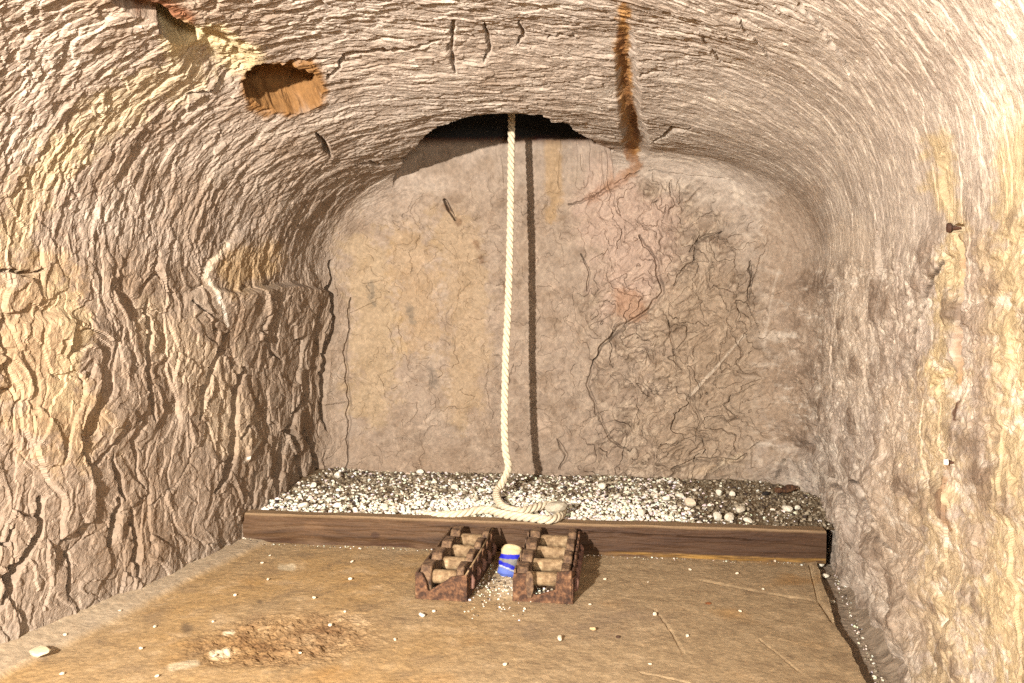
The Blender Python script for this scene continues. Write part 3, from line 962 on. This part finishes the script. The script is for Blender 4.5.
def bed_z(x_, y_):
    """level of the gravel behind the beam"""
    b = y_ - beam_back_y(x_)
    return 0.112 + 0.012 * np.clip(b / 0.3, 0, 1) + 0.010 * perlin(np.asarray(x_ * 4), np.asarray(y_ * 4), np.asarray(x_ * 0 + 1.5)) \
        + 0.03 * sstep(-0.75, -1.1, x_) * sstep(3.7, 4.2, y_)


def gravel_colour(w):
    """w 0..1 whiteness"""
    t = rng.rand()
    if t < w: c = 0.74 * lin((240 + rng.randint(-12, 10), 232 + rng.randint(-12, 10), 212 + rng.randint(-16, 14)))
    elif t < w + 0.22: c = lin((146, 132, 110)) * (0.8 + 0.4 * rng.rand())
    elif t < 0.9: c = lin((104, 90, 70)) * (0.7 + 0.5 * rng.rand())
    else: c = lin((60, 48, 36)) * (0.7 + 0.6 * rng.rand())
    return c


def build_gravel():
    Vs = []; Fs = []; Cs = []; n = 0
    # the bed surface itself
    gx = np.arange(-1.16, 1.55, 0.008); gy = np.linspace(0, 1, 120)
    gX, gT = np.meshgrid(gx, gy, indexing='ij')
    y0 = beam_back_y(gX) - 0.012; y1 = 4.45
    gY = y0 + (y1 - y0) * gT
    gZ = bed_z(gX, gY) + 0.004 * perlin(gX * 30, gY * 30, gX * 0)
    V = np.stack([gX, gY, gZ], -1).reshape(-1, 3)
    q_ = grid_faces(len(gx), len(gy)).reshape(-1, 4)[:, ::-1]
    tri = np.vstack([q_[:, [0, 1, 2]], q_[:, [0, 2, 3]]])
    c = np.zeros((len(V), 3)) + lin((104, 86, 62))
    c *= (1 + 0.35 * fbm(V[:, 0] * 60, V[:, 1] * 60, V[:, 0] * 0, 3))[:, None]
    Vs.append(V); Fs.append(tri); Cs.append(np.clip(c, 0.03, 0.8)); n = len(V)
    N = 12500; k = 0
    while k < N:
        x_ = -1.12 + 2.62 * rng.rand(); t_ = rng.rand()
        y_ = beam_back_y(x_) - 0.005 + (0.92) * t_
        if y_ > 4.40: continue
        if not (x_ > -1.17 + 0.25 * max(0, y_ - 3.6) and x_ < 1.30 + 0.3 * (y_ - 3.2)): continue
        z_ = float(bed_z(np.float64(x_), np.float64(y_)))
        pxx, pyy = project(np.array([x_, y_, z_]))
        # a white drift along the middle and against the beam, grey dirt towards the right and the back wall
        drift = float(np.exp(-((pxx - 560) / 150.0) ** 2)) * (0.45 + 0.55 * float(sstep(0.95, 0.5, t_)))
        dull = 1 - 0.75 * float(sstep(650, 720, pxx))
        nearb = float(sstep(0.50, 0.10, t_))
        w = 0.16 + 0.75 * nearb * float(sstep(830, 660, pxx)) * (0.55 + 0.45 * float(sstep(300, 400, pxx))) + 0.30 * drift
        w += 0.25 * float(perlin(np.array(x_ * 5), np.array(y_ * 7), np.array(0.5)))
        w = min(max(w * dull, 0.05), 0.9)
        if w < 0.3 and rng.rand() < (0.25 if pxx < 680 else 0.6):
            r = 0.003 + 0.003 * rng.rand()
        else:
            r = 0.0055 + 0.0085 * rng.rand() ** 1.6
        sv = stone_verts(r, 0.8)
        sv += np.array([x_, y_, z_ + r * (0.15 + 0.7 * rng.rand() * nearb + 0.2)])
        Vs.append(sv); Fs.append(ICO1[1] + n); Cs.append(np.repeat(np.clip(gravel_colour(w), 0.02, 0.85)[None], len(sv), 0)); n += len(sv)
        k += 1
    me = np_mesh('gravel', np.vstack(Vs), np.vstack(Fs), np.vstack(Cs))
    tag(link('gravel', me, M_STONE), 'bed of crushed white and grey gravel filling the space between the timber beam and the back wall', 'gravel', kind='stuff')


build_gravel()


def loose_scatter(name, label, n, sampler, wh=0.5, rmin=0.0025, rmax=0.007):
    Vs = []; Fs = []; Cs = []; k = 0
    for i in range(n):
        x_, y_ = sampler()
        r = rmin + (rmax - rmin) * rng.rand() ** 2
        sv = stone_verts(r, 0.8) + np.array([x_, y_, floor_z(x_, y_) + r * 0.25])
        Vs.append(sv); Fs.append(ICO1[1] + k); Cs.append(np.repeat(np.clip(gravel_colour(wh), 0.02, 0.85)[None], len(sv), 0)); k += len(sv)
    me = np_mesh(name, np.vstack(Vs), np.vstack(Fs), np.vstack(Cs))
    return tag(link(name, me, M_STONE), label, 'gravel', kind='stuff')


def smp_between():
    while True:
        px_ = 500 + 22 * rng.normal(); py_ = 588 + 11 * rng.normal()
        if 566 < py_ < 622:
            p = at_z(px_, py_); return p.x, p.y


loose_scatter('gravel_spill', 'small spill of pale gravel on the floor between and in front of the two roller frames', 420, smp_between, 0.55)


def smp_gutter():
    t = rng.rand(); py_ = 566 + 115 * t ** 1.3; p = at_z(824 + (py_ - 566) * 0.42 + 7 + 9 * rng.rand(), py_)
    return p.x, p.y


loose_scatter('gutter_debris', 'crumbs of rock lying in the narrow gutter below the right wall', 170, smp_gutter, 0.35)


def smp_beamfoot():
    t = rng.rand() * 2.4
    p = BA + BD * t - BN * (0.004 + 0.03 * rng.rand() ** 2)
    return p.x, p.y


loose_scatter('beam_crumbs', 'thin line of stone crumbs along the front foot of the timber beam', 330, smp_beamfoot, 0.4, 0.002, 0.006)


def single_stone(name, loc, size, colour, label, cat='stone', group=None, flat=0.7, seed=0, rz=None):
    rg = np.random.RandomState(seed + 100)
    V = stone_verts(1.0, flat, ICO2, rg)
    ext = V.max(0) - V.min(0)
    V *= size / ext[0]
    V[:, 2] -= V[:, 2].min()
    c = np.repeat(np.clip(lin(colour) * 0.74, 0.01, 0.85)[None], len(V), 0) * (0.93 + 0.14 * rg.rand(len(V), 1))
    me = np_mesh(name, V, ICO2[1], c)
    o_ = link(name, me, M_STONE)
    o_.location = loc
    if rz is not None: o_.rotation_euler = (0, 0, rz)
    return tag(o_, label, cat, group)


# distinct larger stones on the gravel: (px, py, width px, colour, label)
W_ = (240, 230, 206)
BIG = [
    (338, 478, 7, W_, 'small white stone on the dark gravel near the left end of the back wall'),
    (290, 496, 7, W_, 'white stone at the left tip of the gravel bed against the rock'),
    (313, 487, 7, W_, 'white stone below the split rock at the left edge of the gravel'),
    (337, 502, 9, W_, 'large white stone close behind the beam on the left side of the gravel'),
    (330, 497, 7, W_, 'off-white stone just left above the large white stone behind the beam'),
    (303, 504, 11, W_, 'flat white stone lying along the beam near its left end'),
    (408, 472, 6, (222, 196, 170), 'pale pink stone near the back wall, left of the rope'),
    (420, 471, 8, W_, 'thin white chip standing by the back wall, left of the rope'),
    (434, 481, 6, W_, 'white stone on the gravel two hand widths left of the rope'),
    (602, 487, 8, W_, 'white stone right of the rope in the middle of the gravel'),
    (581, 482, 8, W_, 'white stone behind the gravel just right of the rope shadow'),
    (617, 496, 8, W_, 'wedge of white stone standing among grey gravel right of the rope'),
    (680, 494, 9, W_, 'white stone at the right end of the white drift'),
    (690, 503, 10, (212, 192, 164), 'beige stone half sunk at the right end of the white drift'),
    (741, 510, 11, (226, 212, 186), 'cream stone on the grey gravel, right side, middle row'),
    (748, 518, 9, W_, 'white stone just in front of the cream stone on the grey gravel'),
    (717, 516, 10, W_, 'white stone against the beam, right side'),
    (729, 517, 10, (236, 222, 196), 'cream stone against the beam beside a white one, right side'),
    (719, 493, 6, W_, 'small white stone at the rear of the grey gravel, left one of two'),
    (732, 493, 6, W_, 'small white stone at the rear of the grey gravel, right one of two'),
    (788, 508, 9, W_, 'white stone near the right end of the gravel below the rusty scrap'),
    (797, 506, 7, W_, 'smaller white stone beside another near the right end of the gravel'),
    (765, 492, 7, (40, 34, 30), 'black stone at the rear of the gravel on the right'),
    (555, 513, 22, (196, 184, 160), 'round grey stone resting on the turn of the rope behind the beam'),
    (495, 507, 11, (190, 180, 152), 'greenish grey stone between the strands of the coiled rope'),
    (553, 503, 6, (52, 38, 28), 'dark brown stone at the end of the upper rope strand'),
    (667, 497, 8, W_, 'white stone in the rear of the white drift on the right'),
    (641, 512, 9, W_, 'large white stone in the white drift close to the beam'),
    (384, 503, 8, W_, 'white stone behind the beam left of the rollers'),
    (455, 487, 8, (214, 200, 176), 'rounded beige stone in the gravel left of the rope coil'),
]
for i, (px_, py_, w_, c_, lab) in enumerate(BIG):
    p = at_z(px_, py_ + 1, 0.135); zz_ = float(bed_z(np.float64(p.x), np.float64(p.y)))
    p.z = zz_ + 0.001
    sz = w_ * p.y / F
    if py_ == 513: p = at_z(555, 514, 0.150)
    single_stone('stone', p, sz, c_, lab, group='larger stones on the gravel', seed=i, flat=0.75)

# loose stones on the floor
single_stone('stone', at_z(39, 655, floor_z(*at_z(39, 655).xy) - 0.001), 0.056, (214, 196, 160), 'long pale stone lying on the dirt kerb at the lower left', seed=400, flat=0.35, rz=0.5)
single_stone('stone', at_z(593, 631, 0.0), 0.02, (206, 176, 130), 'tan stone on the floor below the right roller frame', seed=401)
single_stone('stone', at_z(708, 604, 0.0), 0.022, (150, 92, 52), 'flat reddish brown chip in the middle of the right floor', seed=402, flat=0.3)
single_stone('stone', at_z(618, 638, 0.0), 0.014, (74, 52, 38), 'dark brown chip on the floor right of the tan stone', seed=403, flat=0.5)
single_stone('stone', at_z(422, 617, 0.0), 0.022, W_, 'white oval pebble in front of the left roller frame', seed=404)
single_stone('stone', at_z(434, 612, 0.0), 0.012, W_, 'tiny white pebble just behind the white oval pebble', seed=405)
single_stone('stone', at_z(252, 544, 0.0), 0.05, (214, 190, 160), 'cream rock chip wedged under the left end of the beam', seed=406, flat=0.5)
single_stone('stone', at_z(825, 578, -0.03), 0.035, W_, 'white chip in the gutter near the right end of the beam', seed=407)
single_stone('stone', at_z(820, 567, -0.03), 0.035, W_, 'white stone in the gutter right under the end of the beam', seed=408)
single_stone('stone', at_z(832, 603, -0.03), 0.02, (220, 206, 180), 'pale stone in the gutter, third from the beam', seed=409)
single_stone('stone', at_z(846, 652, -0.03), 0.024, (206, 188, 160), 'beige stone in the gutter near the bottom of the view', seed=410)
PEB = {
    'beside the dirt kerb of the left wall': [(65, 640), (120, 615), (155, 627), (141, 650)],
    'at the very bottom left of the floor': [(62, 676), (157, 678)],
    'by the scuffed hollow': [(215, 655), (300, 652), (213, 622), (330, 625), (345, 612), (395, 640)],
    'below the left end of the beam': [(270, 556), (262, 564), (268, 580), (235, 596)],
    'between the beam and the scuffed hollow': [(352, 563), (314, 599), (350, 580)],
    'just right of the jagged roller frame': [(605, 580), (648, 582), (590, 605)],
    'mid right on the floor': [(655, 616), (687, 636), (740, 612), (763, 590)],
    'below the right half of the beam': [(690, 570), (737, 574), (775, 562)],
    'at the bottom edge of the middle floor': [(505, 666), (560, 640), (650, 665)],
}
ORD = ['leftmost', 'second from the left', 'third from the left', 'fourth from the left', 'fifth from the left', 'sixth from the left']
pk = 0
for place, spots in PEB.items():
    for k, (px_, py_) in enumerate(sorted(spots)):
        p = at_z(px_, py_); p.z = floor_z(p.x, p.y)
        single_stone('pebble', p, 0.009 + 0.007 * random.random(), (232, 214, 184), 'tiny pale pebble ' + place + ', ' + ORD[k], 'pebble',
                     group='pebbles ' + place, seed=500 + pk)
        pk += 1

# ------------------------------------------------------------------ rope
def catmull(pts, per=0.006):
    pts = [Vector(p) for p in pts]; out = []
    for i in range(len(pts) - 1):
        p0 = pts[max(i - 1, 0)]; p1 = pts[i]; p2 = pts[i + 1]; p3 = pts[min(i + 2, len(pts) - 1)]
        n = max(2, int((p2 - p1).length / per))
        for k in range(n):
            t = k / n
            out.append(0.5 * ((2 * p1) + (p2 - p0) * t + (2 * p0 - 5 * p1 + 4 * p2 - p3) * t * t + (3 * p1 - p0 - 3 * p2 + p3) * t ** 3))
    out.append(pts[-1]); return out


M_ROPE = ramp_material('cream_fibre', [(0.25, (156, 136, 106)), (0.5, (192, 176, 148)), (0.75, (212, 200, 178))], scale=160, rough=0.9, bump=0.5, dist=0.002)


def build_rope():
    yr = 3.74
    path = [(-0.002, 4.02, 2.75), (-0.002, 4.0, 2.3)]
    for px_, py_ in ((511.5, 120), (511, 160), (510.5, 210), (509.5, 260), (508, 310), (506, 350), (505, 390), (504.5, 425), (505.5, 450), (508.5, 468)):
        path.append(at_y(px_, py_, yr + 0.24 * (450 - min(py_, 450)) / 330))
    for px_, py_, z_ in ((503, 480, 0.215), (497, 489, 0.18), (497.5, 498, 0.168), (504, 506, 0.162), (517, 509.5, 0.162), (532, 507, 0.162), (545, 503.5, 0.162),
                         (556, 504, 0.160), (562, 509, 0.157), (559, 515, 0.160), (548, 518, 0.166), (532, 516.5, 0.168), (515, 514.5, 0.165), (500, 512, 0.163),
                         (488, 508.5, 0.162), (476, 509, 0.160), (462, 512, 0.154), (446, 514, 0.146), (430, 514, 0.135), (415, 513, 0.115)):
        path.append(at_z(px_, py_ + 1.5, z_ - 0.014))
    c = catmull(path)
    # even resampling
    P_ = np.array([p[:] for p in c]); sl = np.concatenate([[0], np.cumsum(np.linalg.norm(np.diff(P_, axis=0), axis=1))])
    n = int(sl[-1] / 0.0045); ss = np.linspace(0, sl[-1], n)
    C = np.stack([np.interp(ss, sl, P_[:, k]) for k in range(3)], -1)
    T = np.gradient(C, axis=0); T /= np.linalg.norm(T, axis=1, keepdims=True)
    a = np.array([1.0, 0, 0]); A_ = []; 
    for t in T:
        a = a - t * (a @ t); a /= np.linalg.norm(a); A_.append(a.copy())
    A_ = np.array(A_); B_ = np.cross(T, A_)
    R = 0.0097; rs = 0.0092; lay = 0.098
    V = []; Fq = []; nb_ = 0; m = 10
    for k in range(3):
        th = -2 * math.pi * ss / lay + k * 2 * math.pi / 3
        ctr_ = C + R * (np.cos(th)[:, None] * A_ + np.sin(th)[:, None] * B_)
        tt_ = np.gradient(ctr_, axis=0); tt_ /= np.linalg.norm(tt_, axis=1, keepdims=True)
        aa = ctr_ - C; aa -= tt_ * np.sum(aa * tt_, 1, keepdims=True); aa /= np.linalg.norm(aa, axis=1, keepdims=True)
        bb = np.cross(tt_, aa)
        ang = np.linspace(0, 2 * math.pi, m, endpoint=False)
        ring = ctr_[:, None, :] + rs * (np.cos(ang)[None, :, None] * aa[:, None, :] + np.sin(ang)[None, :, None] * bb[:, None, :])
        V.append(ring.reshape(-1, 3))
        i_ = np.arange(n - 1)[:, None] * m + np.arange(m)[None, :]
        j_ = np.arange(n - 1)[:, None] * m + (np.arange(m)[None, :] + 1) % m
        Fq.append(np.stack([i_, j_, j_ + m, i_ + m], -1).reshape(-1, 4) + nb_)
        nb_ += n * m
    me = np_mesh('rope', np.vstack(V), np.vstack(Fq), smooth=True)
    tag(link('rope', me, M_ROPE), 'thick cream three-strand rope hanging from the roof shaft and coiling on the gravel', 'rope')


build_rope()

# ------------------------------------------------------------------ rusty roller frames
RUSTS = [(0.3, (36, 25, 18)), (0.45, (78, 56, 38)), (0.6, (112, 86, 60)), (0.78, (148, 124, 94))]
M_RUST = ramp_material('rusted_steel', RUSTS, scale=55, rough=0.8, bump=0.9, dist=0.004, spec=0.4)
M_RUST_RED = ramp_material('flaking_red_rust', [(0.25, (30, 20, 14)), (0.45, (66, 44, 30)), (0.6, (104, 72, 48)), (0.8, (150, 120, 88))], scale=60, rough=0.85, bump=0.8, dist=0.004)
M_RUST_PALE = ramp_material('dusty_worn_steel', [(0.3, (66, 48, 32)), (0.45, (116, 92, 64)), (0.6, (148, 124, 92)), (0.75, (180, 160, 126))], scale=34, rough=0.8, bump=0.5, dist=0.003)
M_BOLT = ramp_material('pinkish_rust', [(0.3, (70, 44, 34)), (0.6, (120, 88, 74)), (0.8, (156, 124, 108))], scale=60, rough=0.8)
EX = Vector((1, 0, 0)); EY = Vector((0, 1, 0)); EZ = Vector((0, 0, 1))


def roller_frame(fl, fr, bl, label, variant):
    """fl, fr front corners on the floor, bl the back left corner; local x across, y along"""
    o_ = Vector((fl.x + fr.x, fl.y + fr.y, 0)) / 2
    W = (fr - fl).length
    d = (bl - fl); Ln = d.length
    rz = math.atan2(d.y, d.x) - math.pi / 2
    root = empty('roller_frame', (o_.x, o_.y, 0.0), rz)
    tag(root, label, 'roller frame', 'rusty roller frames in front of the beam')
    h = W / 2
    # front plate with a bite taken out
    b = MB()
    if variant == 0:
        out = [(-h, 0), (h, 0), (h, 0.088), (h - 0.006, 0.094), (0.035, 0.083), (0.015, 0.068), (-0.01, 0.052), (-0.035, 0.036),
               (-0.043, 0.03), (-0.048, 0.034), (-0.053, 0.062), (-0.062, 0.078), (-0.07, 0.092), (-h, 0.094)]
    else:
        out = [(-h, 0), (h, 0), (h - 0.006, 0.03), (h - 0.005, 0.115), (0.05, 0.108), (0.042, 0.046), (0.03, 0.042), (-0.02, 0.026),
               (-0.035, 0.03), (-0.048, 0.058), (-0.056, 0.098), (-h + 0.004, 0.098), (-h + 0.002, 0.03)]
    b.prism(out, (0, 0, 0), EX, EZ, EY, 0.012)
    b.build('front_plate', M_RUST_RED, root, bevel=0.0015, rough=0.0)
    b = MB(); b.prism([(-h, 0), (h, 0), (h, 0.1), (-h, 0.1)], (0, Ln - 0.008, 0), EX, EZ, EY, 0.012); b.build('rear_plate', M_RUST, root, bevel=0.0015)
    b = MB(); b.box((0, Ln / 2, 0.007), (W - 0.01, Ln - 0.02, 0.012)); b.build('base_plate', M_RUST, root)
    # the long sides
    n = 4
    step = (Ln - 0.075) / (n - 1)
    for s in (-1, 1):
        b = MB()
        if s < 0 and variant == 0:
            out = [(0.0, 0.0), (Ln, 0.0), (Ln, 0.125), (0.0, 0.094)]
        else:
            # saw-toothed upper edge
            out = [(0, 0), (Ln, 0)]
            tn = 6
            for k in range(tn, 0, -1):
                y1_ = Ln * k / tn; y0_ = Ln * (k - 1) / tn
                hh = 0.098 + 0.020 * (k / tn)
                out += [(y1_ - 0.002, hh), (y1_ - 0.6 * (y1_ - y0_), hh), (y1_ - 0.72 * (y1_ - y0_), hh - 0.034), (y0_ + 0.004, hh - 0.034)]
            out += [(0, 0.09)]
        b.prism(out, (s * (h - 0.004), 0, 0), EY, EZ, EX, 0.007)
        b.build('side_plate', M_RUST if s < 0 else M_RUST_RED, root, bevel=0.001)
    if variant == 0:
        b = MB(); b.tube([(h - 0.004, -0.004, 0.094), (h - 0.002, Ln * 0.5, 0.112), (h - 0.006, Ln, 0.128)], 0.0032, 8)
        b.build('thin_rod', M_RUST_PALE, root, smooth=True)
    # rollers lying across, bearing blocks at their ends
    rr = 0.0245
    for k in range(n):
        yy = 0.045 + step * k
        zc = 0.068 + 0.004 * k
        b = MB()
        xl, xr = -h + 0.052, h - 0.046
        prof = [(xl, rr * 0.86), (xl + 0.006, rr), (xl + 0.5 * (xr - xl), rr * 0.97), (xr - 0.006, rr), (xr, rr * 0.86)]
        b.tube([(a_, yy, zc) for a_, r_ in prof], [r_ for a_, r_ in prof], 20)
        b.build('roller', M_RUST_PALE, root, smooth=False)
        for s in (-1, 1):
            b = MB()
            xc = -h + 0.032 if s < 0 else h - 0.030
            wd = 0.034 if s < 0 else 0.026
            if variant == 1 and s > 0: wd = 0.030
            t_ = 0.072
            if s < 0: wd = 0.040
            # a hooked link: humped top, tail dropping to the next
            out = [(-t_ / 2 - 0.004, -0.046), (t_ / 2, -0.046), (t_ / 2 + 0.010, 0.0), (t_ / 2 + 0.013, 0.026), (t_ / 2 - 0.006, 0.045),
                   (-t_ / 2 + 0.010, 0.040), (-t_ / 2 - 0.006, 0.020), (-t_ / 2 - 0.008, -0.01)]
            b.prism(out, (xc, yy + 0.012, zc + 0.002), EY, EZ, EX, wd)
            b.build('bearing_block', M_RUST, root, bevel=0.003)
    # inner hook of the right-hand frame
    if variant == 1:
        b = MB()
        b.prism([(0, 0), (0.014, 0.0), (0.022, 0.03), (0.02, 0.075), (0.012, 0.092), (-0.004, 0.09), (-0.006, 0.05)], (-0.052, -0.012, 0.02), EX, EZ, EY, 0.012)
        b.build('hook', M_RUST, root, bevel=0.002)
    for k in range(5):
        b = MB(); yy = 0.05 + (Ln - 0.1) * k / 4
        b.tube([(h + 0.000, yy, 0.030), (h + 0.006, yy, 0.034), (h + 0.009, yy, 0.062), (h + 0.002, yy + 0.002, 0.078)], [0.006, 0.009, 0.009, 0.005], 10)
        b.build('bolt', M_BOLT, root, smooth=True)
    # spoil caught in the frame
    Vs = []; Fs = []; Cs = []; kk = 0
    for i in range(110):
        r = 0.003 + 0.005 * rng.rand()
        sv = stone_verts(r, 0.8) + np.array([(rng.rand() - 0.5) * (W - 0.07), 0.012 + 0.05 * rng.rand() ** 1.5 + (0.3 * rng.rand() if i % 3 == 0 else 0), 0.014 + 0.016 * rng.rand()])
        Vs.append(sv); Fs.append(ICO1[1] + kk); Cs.append(np.repeat(np.clip(gravel_colour(0.35), 0.02, 0.85)[None], len(sv), 0)); kk += len(sv)
    g = link('trapped_gravel', np_mesh('trapped_gravel', np.vstack(Vs), np.vstack(Fs), np.vstack(Cs)), M_STONE, root)
    g['kind'] = 'stuff'
    return root


roller_frame(at_z(416, 598), at_z(467, 602), at_z(451, 556), 'rusty roller frame with a thin rod along its top, left of the blue can', 0)
roller_frame(at_z(513, 600), at_z(573, 605), at_z(529, 557), 'rusty roller frame with jagged toothed sides, right of the blue can', 1)


# ------------------------------------------------------------------ crushed can
def build_can():
    p = at_z(508, 576, 0.018)
    root = empty('crushed_can', (p.x, p.y, 0.014), 0.0)
    tag(root, 'small crushed can with blue bands, standing between the two rusty roller frames', 'can')
    n, m = 40, 48
    hgt = 0.105; R0 = 0.038
    U, A2 = np.meshgrid(np.linspace(0, 1, n), np.linspace(0, 2 * math.pi, m, endpoint=False), indexing='ij')
    r = R0 * (1 - 0.35 * sstep(0.12, 0.0, U) - 0.12 * sstep(0.9, 1.0, U))
    r = r * (1 + 0.10 * perlin(np.cos(A2) * 1.6, np.sin(A2) * 1.6, U * 4) - 0.10 * np.exp(-((U - 0.55) / 0.12) ** 2) * (np.cos(A2 + 1.2) > 0))
    Vx = r * np.cos(A2) * 1.08; Vy = r * np.sin(A2) * 0.7; Vz = U * hgt
    V = np.stack([Vx, Vy, Vz], -1).reshape(-1, 3)
    d_ = U + 0.09 * np.cos(A2 - 0.2) + 0.02 * perlin(np.cos(A2) * 3, U * 7, U * 0)
    c = np.zeros(U.shape + (3,)) + lin((150, 144, 136))
    c = mixc(c, (104, 126, 212), sstep(0.24, 0.20, d_))
    c = mixc(c, (216, 220, 226), ((d_ > 0.24) & (d_ < 0.30)).astype(float))
    c = mixc(c, (28, 36, 196), ((d_ > 0.28) & (d_ < 0.42)).astype(float))
    e_ = U - 0.06 * np.cos(A2 - 0.6)
    c = mixc(c, (28, 36, 206), ((e_ > 0.66) & (e_ < 0.81)).astype(float))
    c = mixc(c, (236, 214, 160), sstep(0.81, 0.83, e_))
    c = mixc(c, (90, 86, 86), sstep(0.2, 0.6, fbm(np.cos(A2) * 4, np.sin(A2) * 4, U * 10, 3)) * ((d_ > 0.42) & (e_ < 0.66)) * 0.8)
    i_ = np.arange(n - 1)[:, None] * m + np.arange(m)[None, :]
    j_ = np.arange(n - 1)[:, None] * m + (np.arange(m)[None, :] + 1) % m
    Q = np.stack([i_, j_, j_ + m, i_ + m], -1).reshape(-1, 4)
    mt = attr_material('printed_can', rough=0.65, bump=0.4, scale=60, spec=0.3, var=0.15, dist=0.002)
    tilt_ = (-0.30, 0.16, 0.0)
    bo = link('can_body', np_mesh('can_body', V, Q, c.reshape(-1, 3) * 0.46, smooth=True), mt, root)
    bo.rotation_euler = tilt_
    # domed cream end
    dome = []; Fq = []
    rim = V.reshape(n, m, 3)[-1]
    rings = 7
    cen = rim.mean(0)
    for k in range(rings):
        f = 1 - k / (rings - 1)
        dome.append(cen + (rim - cen) * f + np.array([0, 0, 0.016 * math.sqrt(max(0, 1 - f * f))]))
    dome = np.array(dome).reshape(-1, 3)
    i_ = np.arange(rings - 1)[:, None] * m + np.arange(m)[None, :]
    j_ = np.arange(rings - 1)[:, None] * m + (np.arange(m)[None, :] + 1) % m
    lo = link('can_end', np_mesh('can_end', dome, np.stack([i_, j_, j_ + m, i_ + m], -1).reshape(-1, 4), smooth=True),
              ramp_material('cream_dust', [(0.3, (160, 132, 88)), (0.6, (200, 180, 138))], scale=50), root)
    lo['label'] = 'cream domed end of the can'
    lo.rotation_euler = tilt_


build_can()

# ------------------------------------------------------------------ scrap and spikes
b = MB(); b.prism([(-0.052, 0), (-0.05, 0.02), (-0.03, 0.028), (-0.012, 0.016), (0.0, 0.024), (0.02, 0.034), (0.05, 0.030), (0.052, 0.012), (0.03, 0.006), (0.0, -0.002), (-0.03, 0.004)],
                  (0, 0, 0), EX, EZ, EY, 0.03)
sc_o = b.build('metal_scrap', M_RUST_RED, None, bevel=0.004)
sc_o.location = at_z(785, 492, 0.135); sc_o.rotation_euler = (0.1, -0.04, 0.2)
tag(sc_o, 'reddish brown rusty scrap on the gravel in the right back corner', 'scrap')


def wall_hit(px_, py_):
    """nearest point of the rock surface under a photo position"""
    qx, qy = project(PD)
    d = (qx - px_) ** 2 + (qy - py_) ** 2 + np.where(PD[..., 1] < 0.9, 1e9, 0)
    i = np.unravel_index(np.argmin(d), d.shape)
    return Vector(PD[i]), Vector(NRM[i])


def spike(px_, py_, ln_, r_, mat, label, head=None):
    p, nrm = wall_hit(px_, py_)
    root = empty('iron_spike', p)
    tag(root, label, 'spike')
    b = MB(); b.tube([-nrm * 0.03, nrm * ln_ * 0.6, nrm * ln_], [r_, r_, r_ * 0.9], 10); b.build('shank', mat, root, smooth=True)
    b = MB(); b.tube([nrm * (ln_ - 0.002), nrm * (ln_ + 0.005)], [r_ * 1.9, r_ * 1.7], 12); b.build('head', head or mat, root)
    return root


M_DARK = ramp_material('dark_iron', [(0.3, (34, 24, 18)), (0.7, (84, 52, 34))], scale=60)
M_WHITE = ramp_material('whitened_iron', [(0.3, (190, 184, 174)), (0.7, (240, 236, 228))], scale=60)
spike(957, 228, 0.016, 0.006, M_DARK, 'dark iron spike driven into the right wall at the top of the rust streak')
spike(952, 462, 0.010, 0.0035, M_DARK, 'small white-headed spike low in the yellow streak of the right wall', M_WHITE)
